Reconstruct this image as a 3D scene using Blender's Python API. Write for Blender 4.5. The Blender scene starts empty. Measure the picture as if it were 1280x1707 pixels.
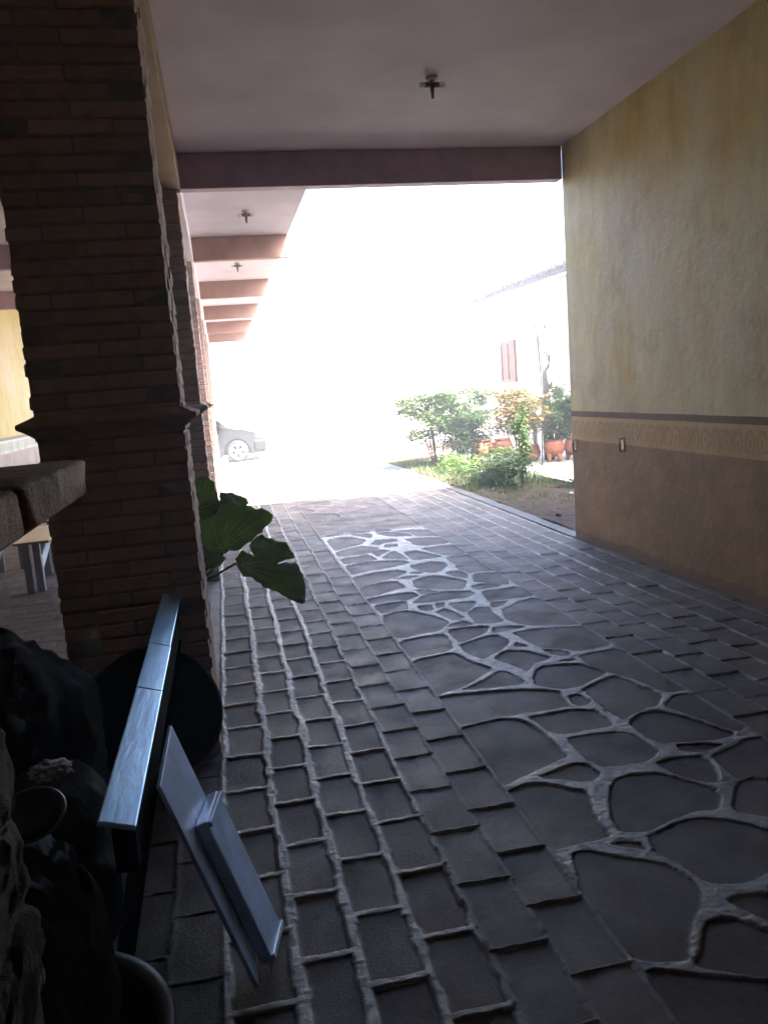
import bpy, bmesh, math, random, json
import numpy as np
from mathutils import Vector, Matrix, noise
R = math.radians
rng = random.Random(7)
nr = np.random.default_rng(11)
S = bpy.context.scene
COL = S.collection
GLARE_HAZE = .017
H = 1.55                                   # eye height above the paving

# ------------------------------------------------------------------ camera, world, sun, exposure
cam = bpy.data.cameras.new("camera")
cam.sensor_fit = 'VERTICAL'; cam.sensor_height = 36; cam.sensor_width = 36
cam.lens = 1300 / 1707 * 36
cam.clip_start = 0.02; cam.clip_end = 3000
co = bpy.data.objects.new("camera", cam); COL.objects.link(co)
def _basis():
    f = 1300.; th = math.atan(.0775)
    vy = Vector((366 - 640., 667 - 853.5, f)); Y = vy.normalized()
    D = f * f / (274 * math.sin(th) + 186.5 * math.cos(th))
    Z = -Vector((D * math.sin(th), D * math.cos(th), f)).normalized()
    return Y.cross(Z), Y, Z
_X, _Y, _Z = _basis()
co.matrix_world = Matrix(((_X[0], -_X[1], -_X[2], 0), (_Y[0], -_Y[1], -_Y[2], 0), (_Z[0], -_Z[1], -_Z[2], H), (0, 0, 0, 1)))
S.camera = co
W = bpy.data.worlds.new("World"); S.world = W; W.use_nodes = True
wn = W.node_tree.nodes; sky = wn.new('ShaderNodeTexSky'); sky.sky_type = 'NISHITA'; sky.sun_disc = False
SUN = Vector((-.35, .75, -.83)).normalized()          # the way the light travels
sky.sun_elevation = math.asin(-SUN.z); sky.sun_rotation = math.atan2(-SUN.x, -SUN.y)
sky.air_density = .7; sky.dust_density = 5.0; sky.ozone_density = .6
W.node_tree.links.new(sky.outputs[0], wn['Background'].inputs[0]); wn['Background'].inputs[1].default_value = .15
sl = bpy.data.lights.new("sun", 'SUN'); sl.energy = 3.8; sl.angle = R(.5); sl.color = (1, .95, .87)
so = bpy.data.objects.new("sun", sl); COL.objects.link(so); so.rotation_euler = SUN.to_track_quat('-Z', 'Y').to_euler(); so.location = (0, -5, 20)
vs = S.view_settings; vs.view_transform = 'Standard'; vs.look = 'None'; vs.exposure = 3.92; vs.gamma = 1
S.cycles.max_bounces = 10; S.cycles.diffuse_bounces = 7; S.cycles.glossy_bounces = 4
S.cycles.transparent_max_bounces = 12; S.cycles.sample_clamp_indirect = 6
S.cycles.use_denoising = True; S.cycles.caustics_reflective = False; S.cycles.caustics_refractive = False

# outlines of the flagstones and broad leaves, metres on the ground / in the air
TR = json.loads('''{"S":[[[0.936,5.112],[1.05,5.183],[1.123,5.171],[1.182,5.107],[1.264,4.958],[1.325,4.789],[1.215,4.638],[1.179,4.626],[0.914,4.579],[0.908,4.822]],[[0.919,4.539],[1.212,4.571],[1.219,4.478],[1.183,4.241],[0.936,4.205],[0.904,4.241]],[[0.928,4.171],[1.165,4.202],[1.191,4.154],[1.224,4.007],[1.291,3.885],[1.252,3.834],[1.103,3.713],[1.025,3.67],[0.957,3.655],[0.901,3.626],[0.894,3.869],[0.894,4.037]],[[1.335,3.841],[1.391,3.647],[1.361,3.604],[1.186,3.624],[1.043,3.651],[1.128,3.691],[1.234,3.759]],[[1.257,4.623],[1.399,4.63],[1.526,4.589],[1.471,4.489],[1.414,4.435],[1.262,4.351],[1.249,4.403]],[[1.258,4.323],[1.374,4.376],[1.472,4.408],[1.517,4.397],[1.538,4.285],[1.513,4.207],[1.412,4.11],[1.344,4.072],[1.295,4.02],[1.258,4.111],[1.23,4.234]],[[1.367,4.036],[1.464,4.115],[1.562,4.071],[1.651,3.917],[1.611,3.888],[1.513,3.843],[1.453,3.759],[1.43,3.829],[1.402,3.916],[1.353,3.984]],[[1.566,4.227],[1.609,4.12],[1.529,4.151]],[[1.267,4.675],[1.31,4.735],[1.423,4.769],[1.452,4.667],[1.349,4.664]],[[1.535,4.542],[1.642,4.548],[1.736,4.479],[1.625,4.449],[1.501,4.449]],[[1.605,4.398],[1.742,4.418],[1.88,4.39],[2.059,4.342],[2.051,4.131],[2.041,3.957],[1.864,3.933],[1.806,3.946],[1.784,3.981],[1.669,4.072],[1.639,4.167],[1.619,4.317]],[[1.655,4.043],[1.741,3.998],[1.776,3.934],[1.749,3.887],[1.703,3.913],[1.668,3.955]],[[1.668,3.845],[1.759,3.831],[1.747,3.816],[1.673,3.828]],[[1.798,3.875],[1.929,3.89],[2.051,3.883],[2.052,3.523],[2.058,3.237],[1.957,3.236],[1.942,3.257],[1.919,3.364],[1.887,3.48],[1.848,3.556],[1.814,3.625],[1.786,3.753]],[[1.415,3.571],[1.453,3.677],[1.501,3.762],[1.557,3.803],[1.632,3.795],[1.639,3.793],[1.75,3.754],[1.787,3.671],[1.817,3.588],[1.716,3.532],[1.614,3.472],[1.506,3.467]],[[1.607,3.437],[1.831,3.541],[1.868,3.446],[1.898,3.328],[1.922,3.227],[1.842,3.131],[1.767,3.118],[1.681,3.078],[1.618,3.042],[1.603,3.13],[1.605,3.238],[1.608,3.352]],[[1.518,3.389],[1.562,3.383],[1.583,3.292],[1.552,3.259],[1.502,3.258],[1.488,3.297]],[[0.916,3.61],[1.021,3.608],[1.172,3.583],[1.355,3.538],[1.493,3.45],[1.47,3.373],[1.466,3.263],[1.356,3.263],[1.24,3.273],[1.152,3.276],[0.933,3.254],[0.904,3.277],[0.906,3.429]],[[0.927,3.234],[1.115,3.255],[1.188,3.217],[1.211,3.165],[1.237,3.024],[1.244,2.9],[1.239,2.809],[1.143,2.776],[1.034,2.731],[0.928,2.683],[0.884,2.687],[0.891,2.877],[0.899,3.061],[0.909,3.2]],[[1.232,3.226],[1.34,3.228],[1.459,3.225],[1.546,3.187],[1.555,3.116],[1.554,3.022],[1.534,3.005],[1.418,3.002],[1.3,3.008],[1.27,3.035],[1.255,3.131]],[[1.31,2.97],[1.445,2.958],[1.561,2.938],[1.591,2.858],[1.604,2.738],[1.56,2.693],[1.499,2.663],[1.4,2.673],[1.329,2.684],[1.301,2.766],[1.302,2.883]],[[1.621,3.001],[1.718,3.08],[1.799,3.088],[1.883,2.973],[1.931,2.86],[1.978,2.758],[1.886,2.734],[1.776,2.755],[1.708,2.778],[1.661,2.781],[1.625,2.831],[1.623,2.914]],[[1.702,2.754],[1.791,2.728],[1.872,2.691],[1.783,2.667],[1.748,2.663],[1.686,2.704]],[[1.859,3.113],[1.957,3.197],[2.041,3.197],[2.078,3.09],[2.075,2.942],[2.059,2.81],[2.002,2.767],[1.958,2.849],[1.903,2.99]],[[1.061,2.696],[1.159,2.724],[1.243,2.753],[1.281,2.725],[1.3,2.653],[1.284,2.627],[1.236,2.595],[1.196,2.616],[1.127,2.654]],[[0.913,2.634],[0.994,2.661],[1.051,2.65],[1.116,2.603],[1.185,2.542],[1.17,2.469],[1.141,2.393],[1.13,2.316],[1.129,2.244],[1.068,2.237],[1.005,2.24],[0.959,2.233],[0.906,2.233],[0.9,2.346],[0.901,2.488],[0.898,2.588]],[[1.283,2.53],[1.326,2.578],[1.396,2.597],[1.491,2.577],[1.538,2.53],[1.585,2.463],[1.633,2.397],[1.615,2.343],[1.563,2.279],[1.474,2.292],[1.375,2.266],[1.273,2.232],[1.211,2.239],[1.176,2.259],[1.182,2.333],[1.225,2.43]],[[1.536,2.646],[1.62,2.663],[1.733,2.64],[1.737,2.587],[1.712,2.505],[1.686,2.456],[1.642,2.437],[1.572,2.512],[1.544,2.589]],[[1.777,2.628],[1.914,2.668],[1.992,2.707],[2.08,2.691],[2.136,2.635],[1.931,2.381],[1.817,2.43],[1.751,2.432],[1.757,2.503],[1.76,2.563]],[[1.734,2.409],[1.812,2.423],[1.851,2.394],[1.9,2.342],[1.833,2.215],[1.73,2.131],[1.665,2.189],[1.609,2.245],[1.626,2.288]],[[1.251,2.206],[1.273,2.209],[1.374,2.243],[1.459,2.249],[1.544,2.213],[1.593,2.167],[1.631,2.109],[1.67,2.041],[1.618,1.976],[1.536,1.945],[1.487,1.923],[1.42,1.899],[1.371,1.898],[1.31,1.913],[1.283,1.936],[1.273,1.975],[1.263,2.046],[1.22,2.11],[1.23,2.159]],[[1.111,2.199],[1.151,2.202],[1.198,2.18],[1.201,2.132],[1.172,2.157]],[[0.972,2.193],[1.02,2.196],[1.082,2.144],[1.174,2.085],[1.222,2.04],[1.243,1.976],[1.244,1.913],[1.22,1.865],[1.153,1.801],[1.088,1.731],[1.049,1.666],[0.989,1.678],[0.931,1.703],[0.904,1.739],[0.902,1.804],[0.912,1.918],[0.921,2.054]],[[1.177,1.778],[1.217,1.788],[1.264,1.774],[1.313,1.697],[1.343,1.651],[1.327,1.567],[1.248,1.534],[1.204,1.557],[1.065,1.635],[1.063,1.656],[1.099,1.678],[1.141,1.737]],[[1.289,1.842],[1.342,1.85],[1.416,1.831],[1.494,1.78],[1.42,1.678],[1.366,1.68],[1.341,1.734],[1.31,1.791]],[[0.932,1.669],[1.049,1.611],[1.215,1.538],[1.293,1.496],[1.229,1.312],[0.874,1.416],[0.885,1.492],[0.911,1.599]],[[0.949,8.103],[1.15,8.217],[1.224,8.143],[1.339,7.873],[1.243,7.682],[0.954,7.504],[0.943,7.761]],[[0.938,7.445],[1.227,7.596],[1.374,7.453],[1.373,7.349],[1.244,7.191],[0.944,7.178]],[[0.938,7.1],[1.21,7.146],[1.233,7.068],[1.262,6.895],[1.136,6.879],[0.94,6.834]],[[0.935,6.763],[1.131,6.852],[1.273,6.828],[1.47,6.723],[1.503,6.633],[1.431,6.56],[1.252,6.497],[1.025,6.465],[0.938,6.42]],[[0.935,6.336],[1.162,6.398],[1.322,6.392],[1.38,6.343],[1.384,6.263],[1.214,6.107],[1.097,6.075],[0.91,5.969]],[[0.925,5.961],[1.069,6.044],[1.241,6.034],[1.266,5.792],[1.134,5.741],[1.039,5.685],[0.91,5.65]],[[0.911,5.601],[1.072,5.647],[1.274,5.633],[1.299,5.508],[1.197,5.442],[1.074,5.466],[0.923,5.455]],[[0.927,5.4],[1.066,5.432],[1.178,5.424],[1.148,5.259],[1.141,5.208],[1.055,5.205],[0.943,5.167]],[[1.331,7.648],[1.435,7.827],[1.643,7.754],[1.602,7.603],[1.467,7.614],[1.399,7.51]],[[1.471,7.537],[1.578,7.469],[1.549,7.343],[1.426,7.385]],[[1.234,8.288],[1.443,8.234],[1.447,8.104],[1.399,7.93],[1.273,8.177]],[[1.482,8.208],[1.672,8.21],[1.811,7.986],[1.825,7.81],[1.608,7.914]],[[1.698,7.694],[1.799,7.707],[2.081,7.561],[2.086,7.253],[1.767,7.206],[1.706,7.387],[1.73,7.482]],[[1.306,6.93],[1.386,7.072],[1.482,7.158],[1.507,6.934],[1.523,6.74],[1.415,6.804]],[[1.261,7.213],[1.372,7.314],[1.455,7.215],[1.352,7.092],[1.284,7.006]],[[1.551,7.069],[1.67,7.082],[1.834,6.706],[1.699,6.665],[1.548,6.695],[1.54,6.915]],[[1.721,7.131],[2.064,7.181],[2.056,6.696],[1.863,6.719],[1.794,6.92]],[[1.472,6.508],[1.672,6.563],[1.778,6.471],[1.763,6.339],[1.677,6.201],[1.592,6.145],[1.515,6.24],[1.464,6.403]],[[1.394,6.257],[1.475,6.263],[1.514,6.189],[1.447,6.151]],[[1.214,6.107],[1.367,6.145],[1.455,6.096],[1.351,6.032]],[[1.369,5.974],[1.539,6.074],[1.597,6.041],[1.762,5.782],[1.665,5.544],[1.512,5.591],[1.324,5.748]],[[1.853,6.664],[2.058,6.663],[2.067,6.358],[2.043,6.287],[1.841,6.322],[1.824,6.502]],[[1.671,6.101],[1.794,6.133],[1.821,5.966],[1.786,5.839],[1.709,5.93]],[[1.203,5.343],[1.335,5.51],[1.499,5.547],[1.683,5.471],[1.693,5.363],[1.604,5.29],[1.429,5.303],[1.279,5.296]],[[1.221,5.241],[1.315,5.248],[1.302,5.11],[1.243,5.087],[1.214,5.154]],[[1.297,5.026],[1.373,5.11],[1.409,5.039],[1.44,4.823],[1.355,4.8],[1.321,4.93]],[[1.431,5.208],[1.628,5.182],[1.61,5.099],[1.476,4.937],[1.447,5.038]],[[1.309,5.69],[1.388,5.67],[1.472,5.562],[1.326,5.514]],[[1.354,5.247],[1.428,5.266],[1.39,5.137],[1.331,5.131]],[[0.97,8.597],[1.284,8.501],[1.476,8.407],[1.442,8.305],[1.165,8.404],[0.974,8.291]],[[1.684,8.264],[2.079,8.064],[2.102,7.832],[2.101,7.627],[1.853,7.752],[1.832,8.015]],[[1.528,8.444],[1.675,8.36],[1.684,8.264],[1.507,8.261]],[[1.824,6.3],[2.048,6.288],[2.109,5.966],[2.029,5.983],[1.892,6.007],[1.846,5.979],[1.808,6.166]],[[1.867,6.679],[2.055,6.665],[2.055,6.345],[1.839,6.351],[1.826,6.389]],[[1.871,5.964],[2.018,5.951],[2.087,5.843],[2.019,5.506],[1.945,5.522],[1.862,5.639],[1.791,5.702]],[[1.722,5.596],[1.859,5.631],[1.957,5.492],[1.784,5.448],[1.737,5.473]],[[1.757,5.417],[2.062,5.413],[2.05,5.113],[1.881,5.118],[1.714,5.123],[1.73,5.259]],[[1.728,4.905],[1.884,5.017],[2.027,5.084],[2.075,4.9],[2.073,4.625],[2.072,4.377],[1.897,4.429],[1.756,4.496],[1.708,4.568],[1.675,4.683],[1.703,4.809]],[[1.708,5.107],[1.836,5.081],[1.772,4.996],[1.688,4.962]],[[1.491,4.931],[1.589,5.031],[1.668,4.991],[1.646,4.873],[1.651,4.644],[1.549,4.628],[1.468,4.667],[1.477,4.814]]],"leaves":[[[-0.218,4.941,1.075],[-0.16,4.939,1.086],[-0.119,4.936,1.088],[-0.092,4.922,1.064],[-0.076,4.89,0.995],[-0.064,4.861,0.933],[-0.09,4.832,0.863],[-0.155,4.829,0.839],[-0.239,4.847,0.858]],[[-0.236,4.924,0.911],[-0.145,4.915,0.941],[-0.07,4.885,0.931],[0.022,4.847,0.917],[0.076,4.821,0.901],[0.113,4.808,0.899],[0.147,4.783,0.877],[0.179,4.777,0.883],[0.208,4.76,0.87],[0.239,4.736,0.848],[0.225,4.719,0.813],[0.206,4.71,0.788],[0.169,4.703,0.759],[0.165,4.699,0.75],[0.136,4.7,0.738],[0.108,4.692,0.71],[0.048,4.687,0.674],[0.034,4.68,0.655],[0.01,4.686,0.653],[-0.039,4.703,0.656],[-0.065,4.702,0.64],[-0.107,4.721,0.651],[-0.145,4.722,0.633],[-0.184,4.76,0.675],[-0.253,4.813,0.724]],[[-0.065,4.966,0.982],[-0.053,4.964,0.978],[-0.029,4.951,0.964],[0.016,4.964,0.961],[0.058,4.946,0.939],[0.091,4.931,0.921],[0.109,4.895,0.895],[0.075,4.859,0.88],[0.02,4.861,0.896],[-0.035,4.859,0.908],[-0.065,4.866,0.92]],[[0.165,4.721,0.746],[0.202,4.702,0.717],[0.232,4.7,0.708],[0.259,4.682,0.682],[0.305,4.678,0.668],[0.32,4.647,0.63],[0.341,4.629,0.606],[0.343,4.606,0.581],[0.299,4.598,0.582],[0.241,4.575,0.572],[0.221,4.565,0.565],[0.277,4.577,0.566],[0.339,4.586,0.561],[0.355,4.575,0.545],[0.361,4.546,0.513],[0.378,4.538,0.5],[0.379,4.5,0.458],[0.374,4.461,0.418],[0.372,4.433,0.388],[0.356,4.399,0.355],[0.337,4.393,0.353],[0.304,4.404,0.373],[0.249,4.423,0.406],[0.199,4.438,0.434],[0.143,4.448,0.457],[0.106,4.468,0.488],[0.075,4.494,0.523],[0.058,4.498,0.53],[0.028,4.495,0.534],[0.014,4.518,0.562],[-0.006,4.545,0.596],[-0.006,4.583,0.637],[0.033,4.616,0.664],[0.098,4.592,0.623],[0.082,4.648,0.687],[0.128,4.695,0.727]],[[-0.225,4.77,0.741],[-0.144,4.726,0.645],[-0.107,4.735,0.651],[-0.062,4.719,0.611],[-0.104,4.687,0.565],[-0.154,4.671,0.549],[-0.237,4.697,0.617]]]}''')

# ------------------------------------------------------------------ materials
class N:
    def __init__(s, name):
        s.m = bpy.data.materials.new(name); s.m.use_nodes = True; s.t = s.m.node_tree; s.n = s.t.nodes
        s.b = s.n['Principled BSDF']; s._c = None
    def new(s, k, **kw):
        x = s.n.new(k)
        for a, v in kw.items(): setattr(x, a, v)
        return x
    def L(s, a, b): s.t.links.new(a, b)
    def co(s):
        if not s._c: s._c = s.new('ShaderNodeNewGeometry').outputs['Position']
        return s._c
    def noise(s, scale, detail=4, rough=.55, vec=None, stretch=None):
        x = s.new('ShaderNodeTexNoise'); x.inputs['Scale'].default_value = scale; x.inputs['Detail'].default_value = detail
        x.inputs['Roughness'].default_value = rough; v = vec or s.co()
        if stretch:
            m = s.new('ShaderNodeMapping'); m.inputs['Scale'].default_value = stretch; s.L(v, m.inputs[0]); v = m.outputs[0]
        s.L(v, x.inputs['Vector']); return x.outputs[0]
    def ramp(s, fac, stops, interp='LINEAR'):
        r = s.new('ShaderNodeValToRGB'); r.color_ramp.interpolation = interp; e = r.color_ramp.elements
        while len(e) < len(stops): e.new(.5)
        for i, (p, c) in enumerate(stops):
            e[i].position = p; c = (c, c, c) if isinstance(c, (int, float)) else c; e[i].color = (*c, 1)
        s.L(fac, r.inputs[0]); return r.outputs[0]
    def mix(s, f, a, b, mode='MIX'):
        x = s.new('ShaderNodeMix', data_type='RGBA', blend_type=mode)
        for i, v in ((0, f), (6, a), (7, b)):
            if isinstance(v, (int, float)): x.inputs[i].default_value = v if i == 0 else (v, v, v, 1)
            elif isinstance(v, tuple): x.inputs[i].default_value = (*v, 1)
            else: s.L(v, x.inputs[i])
        return x.outputs[2]
    def math(s, op, a, b=0., c=0.):
        x = s.new('ShaderNodeMath', operation=op)
        for i, v in enumerate((a, b, c)):
            if isinstance(v, (int, float)): x.inputs[i].default_value = v
            else: s.L(v, x.inputs[i])
        return x.outputs[0]
    def bump(s, h, strength=.3, dist=.01):
        x = s.new('ShaderNodeBump'); x.inputs['Strength'].default_value = strength; x.inputs['Distance'].default_value = dist
        s.L(h, x.inputs['Height']); s.L(x.outputs[0], s.b.inputs['Normal'])
    def col(s, v):
        if isinstance(v, tuple): s.b.inputs['Base Color'].default_value = (*v, 1)
        else: s.L(v, s.b.inputs['Base Color'])
    def rough(s, v):
        if isinstance(v, (int, float)): s.b.inputs['Roughness'].default_value = v
        else: s.L(v, s.b.inputs['Roughness'])
def simple(name, c, rough=.6, var=.25, scale=8, metal=0., bump=.15, stretch=None):
    k = N(name); n = k.noise(scale, 5, .6, stretch=stretch)
    k.col(k.ramp(n, [(.3, tuple(x * (1 - var) for x in c)), (.7, tuple(min(1, x * (1 + var)) for x in c))]))
    k.rough(rough); k.b.inputs['Metallic'].default_value = metal
    if bump: k.bump(k.noise(scale * 6, 4, stretch=stretch), bump, .005)
    return k.m
M = {}
# brick of the pillars
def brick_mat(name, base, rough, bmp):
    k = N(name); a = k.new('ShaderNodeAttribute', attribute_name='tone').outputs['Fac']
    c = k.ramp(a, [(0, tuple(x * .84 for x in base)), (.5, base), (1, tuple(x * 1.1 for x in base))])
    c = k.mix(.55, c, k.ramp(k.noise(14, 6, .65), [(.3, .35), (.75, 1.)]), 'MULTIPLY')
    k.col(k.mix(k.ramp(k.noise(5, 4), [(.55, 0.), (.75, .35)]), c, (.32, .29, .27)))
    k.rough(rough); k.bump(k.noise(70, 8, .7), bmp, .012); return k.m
M['brick'] = brick_mat('pillar brick', (.60, .40, .32), .85, .5)
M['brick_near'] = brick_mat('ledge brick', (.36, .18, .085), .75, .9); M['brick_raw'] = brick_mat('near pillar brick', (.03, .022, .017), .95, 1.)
M['mortar'] = simple('pillar mortar', (.26, .235, .21), .9, .3, 20, bump=.5)
for k_ in ('blk', 'blk_hard', 'blue_dark', 'leg_dark'): pass
# paving: the 'm' attribute is 1 on mortar, 'tone' varies per stone and drops under the rail for painted shade
def paving(name, stone_a, stone_b, mort):
    k = N(name); m = k.new('ShaderNodeAttribute', attribute_name='m').outputs['Fac']
    t = k.new('ShaderNodeAttribute', attribute_name='tone').outputs['Fac']
    st = k.mix(t, stone_a, stone_b)
    st = k.mix(.8, st, k.ramp(k.noise(9, 6, .65), [(.28, .45), (.7, 1.15)]), 'MULTIPLY')
    st = k.mix(k.ramp(k.noise(2.3, 5), [(.5, 0.), (.72, .4)]), st, (.22, .20, .19))
    st = k.mix(.6, st, k.ramp(k.noise(60, 8, .8), [(.35, .55), (.65, 1.25)]), 'MULTIPLY')
    st = k.mix(k.ramp(k.noise(13, 3), [(.66, 0.), (.74, .6)]), st, (.03, .026, .024))
    mo = k.mix(.7, mort, k.ramp(k.noise(16, 5, .7), [(.3, .45), (.7, 1.1)]), 'MULTIPLY')
    mo = k.mix(.7, mo, k.ramp(k.noise(2.6, 6, .7), [(.35, .4), (.65, 1.25)]), 'MULTIPLY'); mo = k.mix(.5, mo, k.ramp(k.noise(75, 8, .8), [(.35, .5), (.65, 1.2)]), 'MULTIPLY')
    k.col(k.mix(m, st, mo))
    rs = k.ramp(k.noise(5, 5), [(.3, .46), (.7, .72)]); rm = k.ramp(k.noise(26, 5), [(.3, .24), (.7, .6)])
    k.rough(k.mix(m, rs, rm)); k.bump(k.noise(110, 7, .7), .5, .008)
    k.L(k.math('MULTIPLY_ADD', m, .28, .13), k.b.inputs['Specular IOR Level']); return k.m
M['paving'] = paving('stone and brick paving', (.070, .058, .050), (.160, .122, .105), (.40, .39, .37))
M['gallery'] = paving('gallery brick paving', (.16, .13, .12), (.26, .21, .19), (.05, .045, .045))
# painted walls: dado, stencil band, stripe, ochre wash by height
def wall_mat(name, dado, band, motif, stripe, ochre, ochre2):
    k = N(name); sx = k.new('ShaderNodeSeparateXYZ'); k.L(k.co(), sx.inputs[0])
    wob = k.math('MULTIPLY', k.math('SUBTRACT', k.noise(3, 3), .5), .012)
    z = k.math('ADD', sx.outputs[2], wob); y = sx.outputs[1]
    wash = k.noise(1.6, 6, .62, stretch=(1, 1, .45)); fine = k.noise(7, 6, .7, stretch=(1, 1, .25))
    o = k.mix(k.ramp(wash, [(.33, 0.), (.68, 1.)]), ochre, ochre2)
    o = k.mix(.45, o, k.ramp(fine, [(.3, .6), (.7, 1.12)]), 'MULTIPLY')
    d = k.mix(.75, dado, k.ramp(k.noise(2.2, 7, .65), [(.3, .55), (.72, 1.3)]), 'MULTIPLY')
    # stencil: a row of little arches with a dot in each
    fy = k.math('SUBTRACT', k.math('FRACT', k.math('DIVIDE', y, .115)), .5)
    fz = k.math('DIVIDE', k.math('SUBTRACT', z, 1.03), .16)
    rr = k.math('SQRT', k.math('ADD', k.math('POWER', k.math('MULTIPLY', fy, 1.9), 2), k.math('POWER', k.math('MULTIPLY', fz, 1.6), 2)))
    arch = k.math('MULTIPLY', k.math('LESS_THAN', k.math('ABSOLUTE', k.math('SUBTRACT', rr, .72)), .2), k.math('GREATER_THAN', fz, -.35))
    dot = k.math('LESS_THAN', rr, .26)
    mo = k.math('MULTIPLY', k.math('MAXIMUM', arch, dot), k.ramp(k.noise(30, 4), [(.35, .25), (.6, .85)]))
    low = k.mix(k.ramp(k.noise(4, 4), [(.4, 0.), (.7, .8)]), band, motif)
    bd = k.mix(mo, low, motif)
    o = k.mix(k.ramp(k.noise(.9, 6, .7), [(.42, 0.), (.66, .55)]), o, (.82, .80, .68)); o = k.mix(k.ramp(k.noise(2.6, 8, .75), [(.52, 0.), (.70, .5)]), o, tuple(x * .62 for x in ochre))
    d = k.mix(k.ramp(k.noise(1.5, 8, .75), [(.45, 0.), (.7, .5)]), d, tuple(x * .5 for x in dado))
    d = k.mix(k.math('MULTIPLY', k.math('LESS_THAN', z, k.math('MULTIPLY', k.noise(5, 4), .16)), .5), d, (.16, .13, .11))
    c = k.mix(k.math('GREATER_THAN', z, .935), d, bd)
    c = k.mix(k.math('GREATER_THAN', z, 1.115), c, band)
    c = k.mix(k.math('GREATER_THAN', z, 1.15), c, stripe)
    c = k.mix(k.math('GREATER_THAN', z, 1.2), c, o)
    k.col(c); k.rough(.62); k.bump(k.noise(12, 7, .7), .35, .02); return k.m
M['wall'] = wall_mat('painted plaster wall', (.40, .265, .13), (.64, .49, .24), (.46, .30, .13), (.17, .11, .07), (.72, .57, .18), (.90, .86, .56))
M['wall_left'] = wall_mat('painted plaster wall of gallery', (.5, .45, .40), (.8, .78, .70), (.3, .42, .36), (.2, .22, .2), (.68, .56, .18), (.76, .66, .28))
M['ceil'] = simple('ceiling plaster', (.82, .76, .83), .8, .12, 1.3, bump=.2)
M['beam'] = simple('terracotta painted beam', (.48, .34, .44), .6, .18, 5)
M['lintel'] = simple('ochre brown painted lintel', (.34, .21, .10), .7, .2, 4)
M['dark_wall'] = simple('dark painted wall', (.45, .40, .36), .8, .2, 2)
M['rooftop'] = simple('roof screed', (.3, .27, .25), .9, .2, 3)
M['concrete'] = simple('concrete slab', (.42, .41, .38), .8, .2, 4)
M['pale_ground'] = simple('pale courtyard ground', (.5, .46, .40), .85, .15, 2)
M['kerb'] = simple('grey concrete edge', (.11, .105, .10), .55, .35, 7, bump=.4)
M['soil'] = simple('brown soil', (.050, .032, .022), .95, .45, 5, bump=.8)
M['red_earth'] = simple('red earth', (.38, .17, .12), .95, .3, 4, bump=.6)
M['cream'] = simple('cream stucco', (.78, .74, .62), .8, .06, 2)
M['tile'] = simple('dark roof tile', (.06, .055, .055), .8, .3, 6)
M['wood'] = simple('varnished brown wood', (.38, .19, .09), .5, .3, 6, stretch=(1, 1, .15))
M['terra'] = simple('terracotta', (.30, .11, .05), .7, .25, 9)
M['bark'] = simple('grey bark', (.05, .05, .045), .9, .3, 20, bump=.6)
M['stem'] = simple('brown stem', (.16, .11, .06), .8, .3, 20)
M['blk'] = simple('black plastic film', (.003, .003, .003), .7, .3, 8, bump=.5)
M['blk_hard'] = simple('black moulded plastic', (.004, .004, .005), .45, .2, 8, bump=.05)
M['rim'] = simple('scuffed grey plastic rim', (.05, .052, .056), .45, .3, 14)
M['blue_wood'] = simple('blue white painted wood', (.36, .62, .95), .3, .3, 9, metal=.5, stretch=(1, .25, 1))
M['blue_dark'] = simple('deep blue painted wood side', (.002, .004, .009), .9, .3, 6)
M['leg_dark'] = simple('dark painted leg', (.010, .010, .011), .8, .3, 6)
M['panel'] = simple('pale blue grey painted metal', (.36, .50, .72), .42, .25, 9, metal=.35, bump=.05)
M['bowl'] = simple('dark green plastic', (.008, .03, .03), .25, .2, 8, bump=0)
M['paper'] = simple('crumpled grey paper', (.3, .29, .31), .7, .4, 25)
M['bench_top'] = simple('worn varnished plank', (.34, .21, .16), .28, .25, 7, stretch=(1, .2, 1))
M['bench_leg'] = simple('grey painted timber', (.24, .25, .27), .5, .2, 9)
M['white_edge'] = simple('pale blue timber brace', (.5, .55, .58), .5, .15, 9)
M['metal'] = simple('tarnished bracket metal', (.4, .36, .3), .4, .3, 30, metal=.6)
M['porcelain'] = simple('white lampholder', (.55, .52, .5), .35, .05, 9, bump=0)
M['dark_fit'] = simple('brown lampholder body', (.22, .18, .18), .4, .1, 9, bump=0)
M['pipe'] = simple('pale grey pipe', (.55, .56, .54), .5, .1, 9)
M['wire'] = simple('dark cable', (.04, .04, .04), .5, .1, 9, bump=0)
def paint(name, c, metal=.3, rough=.3):
    k = N(name); k.col(c); k.rough(rough); k.b.inputs['Metallic'].default_value = metal; k.b.inputs['Coat Weight'].default_value = .5
    k.bump(k.noise(40, 2), .03, .002); return k.m
M['car'] = paint('dark grey car paint', (.015, .017, .02)); M['glass_dark'] = paint('tinted car glass', (.02, .025, .03), 0, .05)
M['tyre'] = simple('tyre rubber', (.02, .02, .02), .8, .2, 20); M['alloy'] = paint('silver alloy', (.62, .63, .66), .7, .3)
M['lamp_red'] = paint('clear lamp lens', (.6, .58, .55), 0, .1)
k = N('light bulb glass'); k.col((.85, .85, .83)); k.rough(.15); k.b.inputs['Coat Weight'].default_value = 1.; M['bulb'] = k.m
k = N('clear plastic film'); k.col((.10, .11, .11)); k.rough(.3); k.b.inputs['Alpha'].default_value = .08; k.bump(k.noise(30, 4), .8, .01); M['film'] = k.m
for k_, v_ in (('blk', .25), ('blk_hard', .3), ('blue_dark', .05), ('leg_dark', .1)): M[k_].node_tree.nodes['Principled BSDF'].inputs['Specular IOR Level'].default_value = v_
M['win_wood'] = simple('dark red brown window wood', (.15, .055, .025), .6, .3, 6)
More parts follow.
